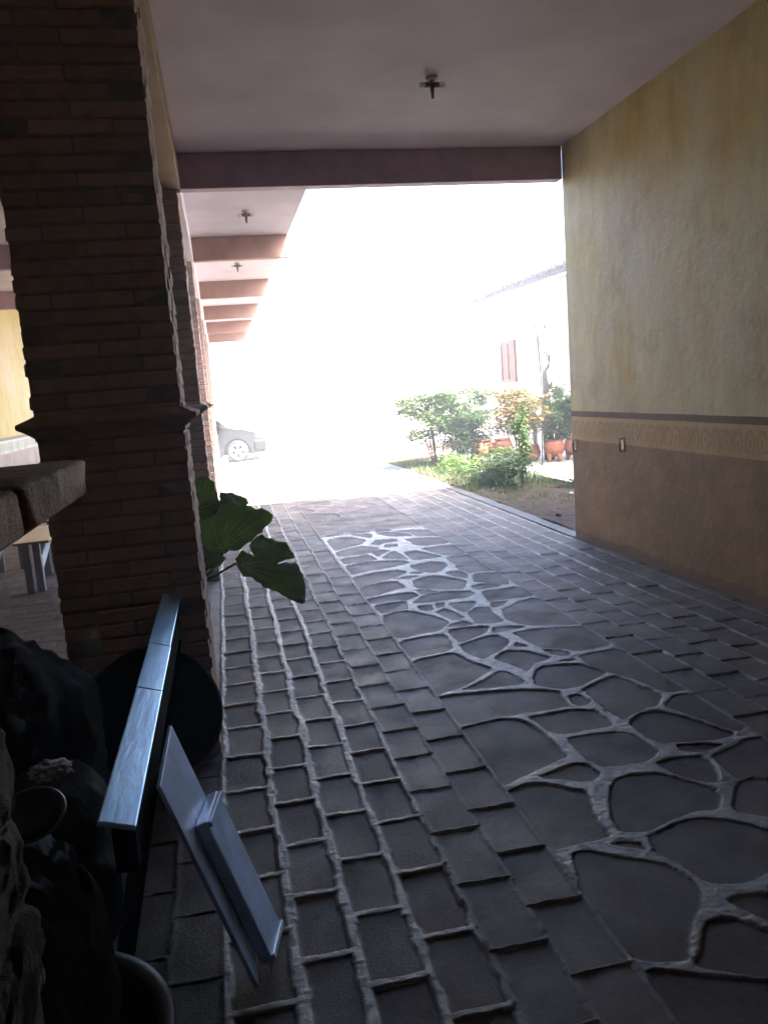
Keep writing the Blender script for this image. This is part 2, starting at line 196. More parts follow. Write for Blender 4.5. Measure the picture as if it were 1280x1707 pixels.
M['beam_porch'] = simple('orange brown painted porch beam', (.34, .20, .15), .6, .18, 5)
def leaf_mat(name, a, b, trans=.35, rough=.45, attr=True):
    k = N(name); f = k.new('ShaderNodeAttribute', attribute_name='tone').outputs['Fac'] if attr else k.ramp(k.noise(7, 5), [(.3, 0.), (.7, 1.)])
    c = k.mix(f, a, b); k.col(c); k.rough(rough)
    tr = k.new('ShaderNodeBsdfTranslucent'); k.L(k.mix(1., c, (1.25, 1.5, .7), 'MULTIPLY'), tr.inputs[0])
    mx = k.new('ShaderNodeMixShader'); mx.inputs[0].default_value = trans
    k.L(k.b.outputs[0], mx.inputs[1]); k.L(tr.outputs[0], mx.inputs[2]); k.L(mx.outputs[0], k.n['Material Output'].inputs[0])
    if not attr: k.bump(k.noise(22, 5), .5, .01)
    return k.m
M['leaf'] = leaf_mat('green foliage', (.03, .06, .02), (.10, .15, .045), .25)
M['leaf_lime'] = leaf_mat('lime foliage', (.06, .12, .025), (.15, .22, .05))
M['leaf_dark'] = leaf_mat('dark foliage', (.02, .05, .02), (.07, .11, .04))
M['leaf_rust'] = leaf_mat('green and rusty foliage', (.05, .085, .03), (.28, .15, .06))
M['vein'] = leaf_mat('pale leaf veins', (.42, .5, .25), (.55, .62, .32), .3, .5, attr=False)
M['grass'] = leaf_mat('grass blades', (.04, .07, .018), (.13, .17, .045))
M['big_leaf'] = leaf_mat('broad leaf', (.12, .17, .08), (.25, .31, .15), .5, .5, attr=False)
M['flower'] = simple('orange red flower', (.7, .2, .08), .6, .2, 20); M['flower_w'] = simple('white flower', (.8, .8, .74), .6, .05, 20)

# ------------------------------------------------------------------ builders
def tag(o, label=None, cat=None, group=None, kind=None):
    if label: o['label'] = label
    if cat: o['category'] = cat
    if group: o['group'] = group
    if kind: o['kind'] = kind
    return o
def thing(name, loc, label, cat, group=None, rz=0):
    o = bpy.data.objects.new(name, None); COL.objects.link(o); o.location = loc; o.rotation_euler = (0, 0, rz); o.empty_display_size = .1
    return tag(o, label, cat, group)
def copy_tree(o, parent=None):
    c = o.copy(); COL.objects.link(c); c.parent = parent
    for ch in list(o.children): copy_tree(ch, c)
    return c
class MB:
    """collects geometry for ONE mesh object, with an optional per-face tone"""
    def __init__(s): s.v = []; s.f = []; s.t = []
    def add(s, vs, fs, tone=.5):
        b = len(s.v); s.v += [tuple(p) for p in vs]; s.f += [tuple(b + i for i in q) for q in fs]; s.t += [tone] * len(fs); return s
    def box(s, x0, x1, y0, y1, z0, z1, tone=.5, mat=None):
        vs = [Vector((x, y, z)) for x in (x0, x1) for y in (y0, y1) for z in (z0, z1)]
        if mat: vs = [mat @ p for p in vs]
        return s.add(vs, [(0, 1, 3, 2), (4, 6, 7, 5), (0, 4, 5, 1), (2, 3, 7, 6), (0, 2, 6, 4), (1, 5, 7, 3)], tone)
    def tube(s, pts, rad, n=8, tone=.5, cap=True):
        pts = [Vector(p) for p in pts]; rad = rad if isinstance(rad, (list, tuple)) else [rad] * len(pts); vs = []
        for i, p in enumerate(pts):
            d = (pts[min(i + 1, len(pts) - 1)] - pts[max(i - 1, 0)]).normalized()
            a = d.cross(Vector((0, 0, 1))); a = a if a.length > .05 else d.cross(Vector((1, 0, 0))); a.normalize(); b = d.cross(a)
            vs += [p + rad[i] * (a * math.cos(t * 2 * math.pi / n) + b * math.sin(t * 2 * math.pi / n)) for t in range(n)]
        fs = [(i * n + t, i * n + (t + 1) % n, (i + 1) * n + (t + 1) % n, (i + 1) * n + t) for i in range(len(pts) - 1) for t in range(n)]
        if cap: fs += [tuple(reversed(range(n))), tuple(range((len(pts) - 1) * n, len(pts) * n))]
        return s.add(vs, fs, tone)
    def lathe(s, prof, n=32, mat=None, tone=.5):
        vs = [Vector((r * math.cos(t * 2 * math.pi / n), r * math.sin(t * 2 * math.pi / n), z)) for r, z in prof for t in range(n)]
        if mat: vs = [mat @ p for p in vs]
        fs = [(i * n + t, i * n + (t + 1) % n, (i + 1) * n + (t + 1) % n, (i + 1) * n + t) for i in range(len(prof) - 1) for t in range(n)]
        return s.add(vs, fs, tone)
    def build(s, name, mat, parent=None, smooth=False, bevel=0, loc=None):
        me = bpy.data.meshes.new(name); me.from_pydata(s.v, [], s.f)
        bm = bmesh.new(); bm.from_mesh(me); bmesh.ops.recalc_face_normals(bm, faces=bm.faces); bm.to_mesh(me); bm.free()
        if len(set(s.t)) > 1:
            a = me.attributes.new('tone', 'FLOAT', 'FACE'); a.data.foreach_set('value', s.t)
        me.materials.append(mat)
        if smooth: me.polygons.foreach_set('use_smooth', [True] * len(me.polygons))
        o = bpy.data.objects.new(name, me); COL.objects.link(o); o.parent = parent
        if loc: o.location = loc
        if bevel:
            b = o.modifiers.new('bevel', 'BEVEL'); b.width = bevel; b.segments = 2; b.limit_method = 'ANGLE'
        return o
def lump(c, r, sub=4, amp=.12, freq=3, seed=0, wr=0, squash=None):
    bm = bmesh.new(); bmesh.ops.create_icosphere(bm, subdivisions=sub, radius=1); off = Vector((seed * 7.3, seed * 3.1, seed))
    for v in bm.verts:
        p = v.co.copy(); k = 1 + amp * noise.noise(p * freq + off)
        if wr: k += wr * (abs(noise.noise(Vector((p.x, p.y, p.z * .5)) * freq * 3.1 + off)) + .5 * abs(noise.noise(p * freq * 7 + off)))
        v.co = Vector((p.x * r[0], p.y * r[1], p.z * r[2])) * k + Vector(c)
        if squash is not None: v.co.z = max(v.co.z, squash)
    m = MB(); bm.verts.index_update()
    m.add([v.co for v in bm.verts], [[v.index for v in f.verts] for f in bm.faces]); bm.free(); return m

def gz(y):                                  # the yard falls gently away past the porch
    return -.14 * min(max((y - 14) / 7.5, 0), 1)

# ------------------------------------------------------------------ the paving: one sheet of real relief
def smooth(a, b, x): t = np.clip((x - a) / (b - a), 0, 1); return t * t * (3 - 2 * t)
def vnoise(x, y, s, seed):
    g = np.random.default_rng(seed).random((256, 256)); X = x / s + 77; Y = y / s + 33
    i = np.floor(X).astype(int); j = np.floor(Y).astype(int); u = X - i; v = Y - j; u = u * u * (3 - 2 * u); v = v * v * (3 - 2 * v)
    i &= 255; j &= 255; i2 = (i + 1) & 255; j2 = (j + 1) & 255
    return (g[i, j] * (1 - u) + g[i2, j] * u) * (1 - v) + (g[i, j2] * (1 - u) + g[i2, j2] * u) * v
def poly_sd(px, py, P):
    P = np.array(P); n = len(P); d = np.full(px.shape, 1e9); ins = np.zeros(px.shape, bool)
    for i in range(n):
        a = P[i]; b = P[(i + 1) % n]; e = b - a; wx = px - a[0]; wy = py - a[1]
        t = np.clip((wx * e[0] + wy * e[1]) / (e @ e + 1e-12), 0, 1)
        d = np.minimum(d, (wx - e[0] * t) ** 2 + (wy - e[1] * t) ** 2)
        c = ((a[1] > py) != (b[1] > py)) & (px < (b[0] - a[0]) * (py - a[1]) / (b[1] - a[1] + 1e-12) + a[0]); ins ^= c
    return np.where(ins, 1, -1) * np.sqrt(d)
def round_poly(P):                          # soften the traced corners (Chaikin)
    Q = []
    for i in range(len(P)):
        a = P[i]; b = P[(i + 1) % len(P)]
        Q += [(a[0] * .86 + b[0] * .14, a[1] * .86 + b[1] * .14), (a[0] * .14 + b[0] * .86, a[1] * .14 + b[1] * .86)]
    return Q
def sheet(name, xs, ys, h, m, tone, mat, zadd=0.):
    nx, ny = len(xs), len(ys); gx, gy = np.meshgrid(xs, ys)
    z = h + zadd + (-.14 * np.clip((gy - 14) / 7.5, 0, 1))
    co_ = np.stack([gx, gy, z], -1).reshape(-1, 3).astype(np.float32)
    i = np.arange((ny - 1) * (nx - 1)); r = i // (nx - 1); c = i % (nx - 1); a = r * nx + c
    q = np.stack([a, a + 1, a + nx + 1, a + nx], -1).astype(np.int32)
    me = bpy.data.meshes.new(name); me.vertices.add(len(co_)); me.vertices.foreach_set('co', co_.ravel())
    me.loops.add(q.size); me.loops.foreach_set('vertex_index', q.ravel()); me.polygons.add(len(q))
    me.polygons.foreach_set('loop_start', np.arange(0, q.size, 4, dtype=np.int32)); me.polygons.foreach_set('loop_total', np.full(len(q), 4, np.int32))
    for nm, v in (('m', m), ('tone', tone)):
        at = me.attributes.new(nm, 'FLOAT', 'POINT'); at.data.foreach_set('value', v.ravel().astype(np.float32))
    me.polygons.foreach_set('use_smooth', np.ones(len(q), bool)); me.update(); me.validate(); me.materials.append(mat)
    o = bpy.data.objects.new(name, me); COL.objects.link(o); return tag(o, kind='structure')
def lanes(gx, gy, bounds, pitch, y0, seed, wl, wt, alt=.5):
    """distance to nearest joint edge inside brick lanes; returns sd (negative on mortar), id"""
    sd = np.full(gx.shape, -.02); idn = np.zeros(gx.shape); frc = np.zeros(gx.shape); wls = wl if isinstance(wl, list) else [wl] * (len(bounds) - 1); wts = wt if isinstance(wt, list) else [wt] * (len(bounds) - 1)
    wob = (vnoise(gx * 0 + 1, gy, .35, seed) - .5) * .016 + (vnoise(gx, gy, .05, seed + 5) - .5) * .006
    for k in range(len(bounds) - 1):
        a, b = bounds[k], bounds[k + 1]; x = gx + wob; wl = wls[k]; wt = wts[k]
        ins = (x > a) & (x <= b); o = y0 + (alt * pitch if k % 2 else 0) + (hash((k, seed)) % 7 - 3) * .006
        yy = gy + (vnoise(gx * 0 + k, gy, .9, seed + 9) - .5) * .05 + (gx - a) * .035 + (vnoise(gx, gy, .04, seed + 3) - .5) * .006
        row = np.floor((yy - o) / pitch); fy = (yy - o) - row * pitch
        w = wl * (.6 + .8 * vnoise(gx * 0 + k * 3, gy, .06, seed + 2))
        d = np.minimum(np.minimum(x - a - w / 2, b - x - w / 2), np.minimum(fy - wt / 2, pitch - fy - wt / 2))
        sd = np.where(ins, d, sd); idn = np.where(ins, row * 13.7 + k * 5.3 + seed, idn); frc = np.where(ins, fy / pitch, frc)
    return sd, idn, frc
def frac_hash(v): return np.abs(np.sin(v * 12.9898) * 43758.5453) % 1
xs = np.arange(-1.0, 3.2201, .0078)
ys = [1.25]
while ys[-1] < 27: ys.append(ys[-1] + min(.032, max(.0034, .0005 * ys[-1] ** 2)))
ys = np.array(ys); gx, gy = np.meshgrid(xs, ys)
B_L = [-.99, -.82, -.65, -.48, -.31, -.155, .04, .21, .385, .56, .73, .905]
B_R = [2.06, 2.24, 2.42, 2.60, 2.78, 2.955, 3.13, 3.30]
sdl, idl, frl = lanes(gx, gy, B_L, .295, 6.105 - .295 * 40, 3, [.012] * 5 + [.032, .030, .030, .026, .014, .012], [.010] * 5 + [.021, .021, .020, .018, .013, .011])
sdr, idr, frr = lanes(gx, gy, B_R, .295, 6.17 - .295 * 40, 21, [.010, .010, .014, .020, .024, .026, .014], .003)
# strength of the upstanding mortar fades on the right-hand lanes
sdc = np.full(gx.shape, -.05); idc = np.zeros(gx.shape); mid = (gx > .9) & (gx < 2.065)
for n_, P in enumerate(TR['S']):
    P = round_poly(P); A = np.array(P); lo = A.min(0) - .03; hi = A.max(0) + .03
    s_ = (gx > lo[0]) & (gx < hi[0]) & (gy > lo[1]) & (gy < hi[1]); 
    if not s_.any(): continue
    wx = (vnoise(gx[s_], gy[s_], .03, 61) - .5) * .008; d = poly_sd(gx[s_] + wx, gy[s_], P) + .0045
    cur = sdc[s_]; up = d > cur; cur[up] = d[up]; sdc[s_] = cur; ci = idc[s_]; ci[up & (d > -.004)] = n_ * 3.1 + 1; idc[s_] = ci
far = mid & ((gy > 8.42) | (gy < 1.42))
pts = np.stack([nr.uniform(.9, 2.08, 190), nr.uniform(8.4, 27, 190)], -1); pts = np.concatenate([pts, np.stack([nr.uniform(.9, 2.08, 6), nr.uniform(1., 1.42, 6)], -1)])
fx = gx[far]; fy_ = gy[far]; d1 = np.full(fx.shape, 9.); d2 = np.full(fx.shape, 9.); idf = np.zeros(fx.shape)
for n_, (a, b) in enumerate(pts):
    d = np.hypot(fx - a, (fy_ - b) * 1.05); lt = d < d1; d2 = np.where(lt, d1, np.minimum(d2, d)); d1 = np.where(lt, d, d1); idf = np.where(lt, n_ * 2.7, idf)
v = (d2 - d1) / 2 - .012; v = np.where(np.abs(fy_ - 8.9) > .44, v, .2); sdc[far] = v; idc[far] = idf
# straight joints that bound the crazy paving
sdc = np.minimum(sdc, np.minimum(gx - .912, 2.054 - gx)); 
for yb in (8.40, 9.36): sdc = np.where(gy > 8, np.minimum(sdc, np.abs(gy - yb) - .01), sdc)
sd = np.where(mid, sdc, np.where(gx <= .905, sdl, sdr)); idn = np.where(mid, idc + 500, np.where(gx <= .905, idl, idr + 900))
mort = 1 - smooth(-.0015, .0035, sd)
rise = np.where(gx < .56, .0075, np.where(gx < .905, .004, np.where(mid, .0075, .002))); rise = np.where(gx < -.155, .004, rise)
h = -rise * smooth(-.001, .004, sd) + (vnoise(gx, gy, .03, 5) - .5) * .0038 * mort + (vnoise(gx, gy, .013, 6) - .5) * .0030 * mort
h += (vnoise(gx, gy, .11, 8) - .5) * .0035 + (vnoise(gx, gy, .6, 9) - .5) * .006
tilt = (frac_hash(idn) - .5); h += np.where(sd > 0, tilt * .006, 0)
# bricks sit slightly tipped, far edge low
h += np.where((gx > 2.06), -.0058 * frr + .002, 0) + np.where((gx > .56) & (gx <= .905), -.0048 * frl + .002, 0) + np.where((gx > -.155) & (gx <= .56), -.001 * frl * (sd > 0), 0)
tone = frac_hash(idn + 3.3) * np.where(gx < -.165, .3, 1); tone = tone * (.75 + .5 * vnoise(gx, gy, .15, 14))  # stones between the pillars toned down: shade under rail and bags in the colour
mcol = mort * np.where(gx < -.155, .0, np.where(gx > 2.06, .85, np.where((gx > .56) & (gx < .9), .4, 1.)))  # pale mortar dropped between the pillars too, part of that painted shade
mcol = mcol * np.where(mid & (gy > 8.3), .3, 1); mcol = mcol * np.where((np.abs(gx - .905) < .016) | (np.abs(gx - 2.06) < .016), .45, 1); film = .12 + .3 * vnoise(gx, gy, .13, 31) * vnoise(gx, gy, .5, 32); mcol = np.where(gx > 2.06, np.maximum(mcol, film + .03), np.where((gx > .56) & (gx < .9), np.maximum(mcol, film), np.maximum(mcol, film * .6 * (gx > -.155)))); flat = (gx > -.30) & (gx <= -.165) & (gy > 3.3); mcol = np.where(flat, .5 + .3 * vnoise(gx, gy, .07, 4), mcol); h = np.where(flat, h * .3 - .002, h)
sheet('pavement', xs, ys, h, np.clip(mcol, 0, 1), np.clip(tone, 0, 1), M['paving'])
# gallery floor on the left, flatter bricks with dark sunken joints
xs = np.arange(-3.62, -.995, .0125); ys = [3.0]
while ys[-1] < 27: ys.append(ys[-1] + max(.010, .0035 * ys[-1]))
ys = np.array(ys); gx, gy = np.meshgrid(xs, ys)
sdg, idg, _f = lanes(gy * 1., gx, list(np.arange(2.9, 27.3, .148)), .29, -4.0, 41, .014, .014)
mg = 1 - smooth(-.002, .004, sdg); hg = -.007 * mg + (vnoise(gx, gy, .1, 8) - .5) * .004 + np.where(sdg > 0, (frac_hash(idg) - .5) * .006, 0)
sheet('gallery_floor', xs, ys, hg, mg, np.clip(frac_hash(idg + 2), 0, 1), M['gallery'], -.004)

# ------------------------------------------------------------------ haze: added volume standing in for the lens glare
hz = bpy.data.materials.new('pale haze'); hz.use_nodes = True; hz.node_tree.nodes.remove(hz.node_tree.nodes['Principled BSDF'])
pv = hz.node_tree.nodes.new('ShaderNodeVolumePrincipled'); pv.inputs['Color'].default_value = (.93, .95, 1, 1); pv.inputs['Density'].default_value = GLARE_HAZE; pv.inputs['Anisotropy'].default_value = .3
hz.node_tree.links.new(pv.outputs[0], hz.node_tree.nodes['Material Output'].inputs['Volume'])
m = MB(); m.box(-82, 82, -62, 92, -1.2, 5.35); tag(m.build('glare_haze', hz), kind='stuff')

# ------------------------------------------------------------------ ground sheets
def slab(name, pts, z, mat, kind='structure', res=None):
    m = MB(); m.add([(x, y, z + gz(y)) for x, y in pts], [tuple(range(len(pts)))]); return tag(m.build(name, mat), kind=kind)
def strip_sheet(name, x0, x1, ylist, z, mat):
    m = MB(); n = len(ylist); m.add([(x, y, z + gz(y)) for y in ylist for x in (x0, x1)], [(2 * i, 2 * i + 1, 2 * i + 3, 2 * i + 2) for i in range(n - 1)])
    return tag(m.build(name, mat), kind='structure')
strip_sheet('ground', -80, 80, [-60, 14, 21.5, 90], -.045, M['pale_ground'])
strip_sheet('near_ground', -3.62, 3.22, [-5.2, 3.2], -.03, M['dark_wall'])
strip_sheet('concrete_path', 4.75, 7.0, [10.25, 14, 18.5], .02, M['concrete'])
strip_sheet('verge_kerb', 3.16, 3.30, [6.84, 14, 21.5, 26.9], .008, M['kerb'])
def bumpy(name, x0, x1, y0, y1, nx, ny, z, amp, mat):
    xs_ = np.linspace(x0, x1, nx); ys_ = np.linspace(y0, y1, ny); a, b = np.meshgrid(xs_, ys_)
    hh = z + (vnoise(a, b, .25, 3) - .5) * amp + (vnoise(a, b, .06, 4) - .5) * amp * .5
    return sheet(name, xs_, ys_, hh, a * 0, a * 0 + .5, mat)
bumpy('soil_bed', 3.29, 4.76, 6.7, 16.2, 90, 500, .0, .05, M['soil'])
bumpy('soil_bed_edge', 4.755, 9, 6.7, 10.26, 120, 100, -.004, .05, M['soil'])
bumpy('red_earth_patch', 3.29, 6.5, 16.3, 22, 80, 120, .0, .05, M['red_earth'])

# ------------------------------------------------------------------ pillars
Z_B, Z_C = 3.26, 3.54
def brick_block(m, c, s, tone, fine=0, seed=0):
    """one weathered brick: rounded box, a grid on every face when fine"""
    if not fine:
        j = lambda: rng.uniform(-.002, .002)
        b = .006; x, y, z = c; a, d, e = s[0] / 2, s[1] / 2, s[2] / 2; vs = []
        for sz in (-1, -1 + 1e-3, 1 - 1e-3, 1):
            ins = b if abs(sz) == 1 else 0
            zz = z + (e if sz > 0 else -e) * (1 if abs(sz) == 1 else 1) - (0 if abs(sz) == 1 else (b if sz > 0 else -b))
            for px, py in ((-1, -1), (1, -1), (1, 1), (-1, 1)): vs.append((x + px * (a - ins) + j(), y + py * (d - ins) + j(), zz))
        m.add(vs, [(3, 2, 1, 0), (12, 13, 14, 15)] + [(l * 4 + i, l * 4 + (i + 1) % 4, (l + 1) * 4 + (i + 1) % 4, (l + 1) * 4 + i) for l in range(3) for i in range(4)], tone); return
    n = [max(2, int(q / fine)) for q in s]; ids = {}; vs = []; fs = []
    def V(i, j_, k_):
        key = (i, j_, k_)
        if key not in ids:
            p = Vector(((i / n[0] - .5) * s[0], (j_ / n[1] - .5) * s[1], (k_ / n[2] - .5) * s[2])); q = p.copy(); rr = .011
            for ax in range(3):
                lim = s[ax] / 2 - rr; q[ax] = max(-lim, min(lim, q[ax])) if lim > 0 else 0
            dlt = p - q; q = q + (dlt.normalized() * min(dlt.length, rr) if dlt.length > 1e-6 else dlt)
            w = Vector(c) + q; nn = noise.noise(w * 16) * .006 + noise.noise(w * 55) * .004 - max(0, noise.noise(w * 120) - .15) * .012
            ids[key] = len(vs); vs.append(w + (dlt.normalized() if dlt.length > 1e-6 else Vector()) * nn)
        return ids[key]
    for ax in range(3):
        u, v_ = [a for a in range(3) if a != ax]
        for side in (0, n[ax]):
            for a in range(n[u]):
                for b in range(n[v_]):
                    q = []
                    for da, db in ((0, 0), (1, 0), (1, 1), (0, 1)):
                        t = [0, 0, 0]; t[ax] = side; t[u] = a + da; t[v_] = b + db; q.append(V(*t))
                    fs.append(q)
    m.add(vs, fs, tone)
def course(m, x0, x1, y0, y1, z, hgt, odd, fine=0):
    w = .13; g = .009; e = hgt - g
    def run(a0, a1, fn):
        L_ = a1 - a0; n = max(1, round(L_ / .28)); st = L_ / n
        cuts = [a0 + st * i for i in range(n + 1)]
        for i in range(n):
            fn(cuts[i] + g / 2, cuts[i + 1] - g / 2)
    j = lambda: rng.uniform(-.004, .004)
    def bx(ax0, ax1, ay0, ay1):
        ox, oy = j(), j(); brick_block(m, ((ax0 + ax1) / 2 + ox, (ay0 + ay1) / 2 + oy, z + hgt / 2), (ax1 - ax0, ay1 - ay0, e), rng.random(), fine)
    if odd:
        run(x0, x1, lambda a, b: bx(a, b, y0, y0 + w)); run(x0, x1, lambda a, b: bx(a, b, y1 - w, y1))
        run(y0 + w + g / 2, y1 - w - g / 2, lambda a, b: bx(x0, x0 + w, a, b)); run(y0 + w + g / 2, y1 - w - g / 2, lambda a, b: bx(x1 - w, x1, a, b))
    else:
        run(y0, y1, lambda a, b: bx(x0, x0 + w, a, b)); run(y0, y1, lambda a, b: bx(x1 - w, x1, a, b))
        run(x0 + w + g / 2, x1 - w - g / 2, lambda a, b: bx(a, b, y0, y0 + w)); run(x0 + w + g / 2, x1 - w - g / 2, lambda a, b: bx(a, b, y1 - w, y1))
def ledge_ring(x0, x1, y0, y1, fine):
    prof = [(-.01, 1.522), (.02, 1.519), (.048, 1.5165), (.055, 1.5152), (.0568, 1.5132), (.057, 1.503), (.0568, 1.4938), (.0545, 1.4918), (.046, 1.487), (.03, 1.478), (.012, 1.470), (-.01, 1.462)] if fine else [(-.01, 1.540), (.012, 1.530), (.030, 1.521), (.044, 1.515), (.053, 1.511), (.056, 1.503), (.055, 1.494), (.050, 1.489), (.038, 1.482), (.022, 1.470), (.008, 1.458), (-.01, 1.448)]
    per = []; ds = .006 if fine else .02
    cs = [((x0, y0), (x1, y0), (0, -1)), ((x1, y0), (x1, y1), (1, 0)), ((x1, y1), (x0, y1), (0, 1)), ((x0, y1), (x0, y0), (-1, 0))]
    for (a, b, nn) in cs:
        L_ = math.dist(a, b); n = int(L_ / ds); 
        for i in range(n + 1):
            t = i / n; p = (a[0] + (b[0] - a[0]) * t, a[1] + (b[1] - a[1]) * t); s_ = L_ * t; cut = min(abs(s_ - c_) for c_ in (.13, .39)) if L_ > .4 else 1
            corner = nn if 0 < i < n else None
            per.append((p, nn, i in (0, n), cut, t))
    vs = []; n = len(per)
    for (p, nn, end, cut, t) in per:
        d = (-nn[1] if t > .5 else nn[1], nn[0] if t > .5 else -nn[0])
        ex = (nn[0], nn[1])
        for o, z in prof:
            inset = .007 * math.exp(-(cut / .006) ** 2)
            q = Vector((p[0] + ex[0] * (o - inset), p[1] + ex[1] * (o - inset), z))
            if end:     # mitre
                tang = (1 if t > .5 else -1); tx, ty = (-nn[1], nn[0]); q.x += tx * tang * max(o, 0); q.y += ty * tang * max(o, 0)
            k_ = noise.noise(q * 22) * (.003 if fine else .006) + noise.noise(q * 70) * (.0018 if fine else .003) + (noise.noise(q * 190) * .0014 if fine else 0)
            q += Vector((ex[0], ex[1], .5)) * k_; vs.append(q)
    K = len(prof); m = MB()
    m.add(vs, [(i * K + k_, ((i + 1) % n) * K + k_, ((i + 1) % n) * K + k_ + 1, i * K + k_ + 1) for i in range(n) for k_ in range(K - 1)], .6)
    return m
def pillar(y0, label, fine=0, x0=-.74, x1=-.155, d=.5, mat='brick'):
    t = thing('brick_pillar', ((x0 + x1) / 2, y0 + d / 2, 0), label, 'pillar', 'brick pillars of the arcade')
    def loc(m): m.v = [(a - t.location.x, b - t.location.y, c) for a, b, c in m.v]; return m
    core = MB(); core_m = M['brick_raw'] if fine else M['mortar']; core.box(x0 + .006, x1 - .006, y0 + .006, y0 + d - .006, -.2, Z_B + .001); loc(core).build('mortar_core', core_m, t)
    m = MB(); hgt = .065; n = int(Z_B / hgt) + 1
    for i in range(-2, n):
        z = i * hgt
        if z + hgt > Z_B: break
        f = fine if (fine and .55 < z < 1.7) else 0
        course(m, x0, x1, y0, y0 + d, z, hgt, i % 2, f)
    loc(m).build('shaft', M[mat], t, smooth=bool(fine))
    loc(ledge_ring(x0, x1, y0, y0 + d, bool(fine))).build('ledge', M['brick_near' if fine else 'brick'], t, smooth=True)
    return t
PY = [.02, 3.37, 6.80, 10.25, 13.88, 17.45, 20.95, 24.4]
PL = ['rough near brick pillar at the lower left edge with a brown jutting ledge', 'big dark brick pillar in the left foreground with a thin ledge halfway up',
      'second brick pillar, showing as a sliver behind the big dark one, beside the wide beam', 'third brick pillar from the camera, a thin sliver right of the second',
      'fourth brick pillar of the arcade, a hair-thin strip next to the bright yard', 'fifth brick pillar along the arcade', 'sixth brick pillar, beside the parked car', 'farthest brick pillar behind the parked car']
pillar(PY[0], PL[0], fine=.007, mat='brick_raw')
for y, l in zip(PY[1:], PL[1:]): pillar(y, l)
pillar(-3.4, 'brick pillar behind the camera')

# ------------------------------------------------------------------ walls, roofs, beams
def boxthing(name, x0, x1, y0, y1, z0, z1, mat, label, cat, group=None, bevel=0, kind=None):
    m = MB(); m.box(x0, x1, y0, y1, z0, z1); return tag(m.build(name, mat, bevel=bevel), label, cat, group, kind)
def gridwall(name, pts, z0, z1, th, mat, label, cat):      # wall with a soft worn corner and slight unevenness
    (xa, ya), (xb, yb) = pts; ny = 60; nz = 40; m = MB(); vs = []
    for i in range(ny + 1):
        for j in range(nz + 1):
            y = ya + (yb - ya) * i / ny; z = z0 + (z1 - z0) * j / nz; x = xa + (xb - xa) * i / ny
            vs.append((x + .006 * (noise.noise(Vector((1, y * 1.3, z * 1.3)))) * (0 if i == ny else 1), y, z))
    m.add(vs, [(i * (nz + 1) + j, (i + 1) * (nz + 1) + j, (i + 1) * (nz + 1) + j + 1, i * (nz + 1) + j + 1) for i in range(ny) for j in range(nz)])
    b = [(xb, yb), (xb + th, yb), (xa + th, ya), (xa, ya)]
    m.add([(b[0][0], b[0][1], z0), (b[0][0], b[0][1], z1), (b[1][0], b[1][1], z1), (b[1][0], b[1][1], z0)], [(0, 1, 2, 3)])
    m.add([(b[1][0], b[1][1], z0), (b[1][0], b[1][1], z1), (b[2][0], b[2][1], z1), (b[2][0], b[2][1], z0)], [(0, 1, 2, 3)])
    return tag(m.build(name, mat, smooth=False), label, cat)
wall = gridwall('painted_wall', ((3.215, -5), (3.195, 6.84)), -.1, Z_C, .3, M['wall'], 'tall ochre plaster wall with a brown dado and a stencilled band, right of the passage', 'wall')
gridwall('gallery_wall', ((-3.6, 27), (-3.6, -5)), -.1, Z_C, -.3, M['wall_left'], 'bright yellow wall with a white patterned band seen left of the big pillar', 'wall')
boxthing('back_wall', -3.9, 3.5, -5.3, -5.0, -.1, Z_C, M['dark_wall'], 'dark wall closing the passage behind the camera', 'wall')
boxthing('passage_roof', -3.9, 3.5, -5.3, 6.97, Z_C, 3.9, M['ceil'], 'grey plaster ceiling slab over the covered passage, with a lampholder', 'ceiling')
boxthing('porch_roof', -3.9, 1.06, 6.972, 27.2, Z_C, 3.75, M['ceil'], 'narrow pale porch roof running along the left beyond the wide beam', 'ceiling')
boxthing('bed_shade_block', 3.51, 6.7, -5.3, 6.60, -.1, 5.0, M['cream'], 'unseen block added behind the ochre wall to shade the bed', 'house')  # unseen block, added so its shadow falls across the bed
boxthing('shade_parapet', -3.9, 3.5, 6.6, 6.95, 3.902, 5.0, M['cream'], 'unseen upstand added on the passage roof to lengthen its shadow', 'shade_parapet')  # out of view, added and raised to push the roof shadow farther out
BY = [6.835, 10.22, 13.93, 17.5, 21.0, 24.4]
BLb = ['wide terracotta beam spanning the passage under the ceiling edge', 'first short terracotta beam under the porch roof beyond the wide beam', 'second short beam of the porch, lit orange',
       'third short beam of the porch, pale orange', 'fourth short beam of the porch, nearly lost in the glare', 'farthest short beam of the porch']
for i, (y, l) in enumerate(zip(BY, BLb)):
    boxthing('ceiling_beam', -.129, 3.194 if i == 0 else 1.05, y, y + .12, Z_B, Z_C - .001, M['beam' if i < 1 else 'beam_porch'], l, 'beam', 'beams across the passage and porch', .006)
    boxthing('gallery_beam', -3.595, -.40, y, y + .12, Z_B, Z_C - .001, M['beam'], 'brown ceiling beam in the gallery at the left edge of the photo' if i in (1, 2) else 'ceiling beam in the gallery hidden behind the big pillar', 'beam', 'beams across the gallery', .006)
for k_, (y0, y1, l) in enumerate(((-5, 6.83, 'brown lintel along the pillar tops beside the passage ceiling'), (6.96, 27.1, 'pale lintel over the far pillars along the porch'))):
    boxthing('arcade_lintel', -.395, -.131, y0, y1, Z_B + .002, Z_C - .001, M['lintel'] if k_ == 0 else M['ceil'], l, 'lintel', 'lintels over the pillars', .006)
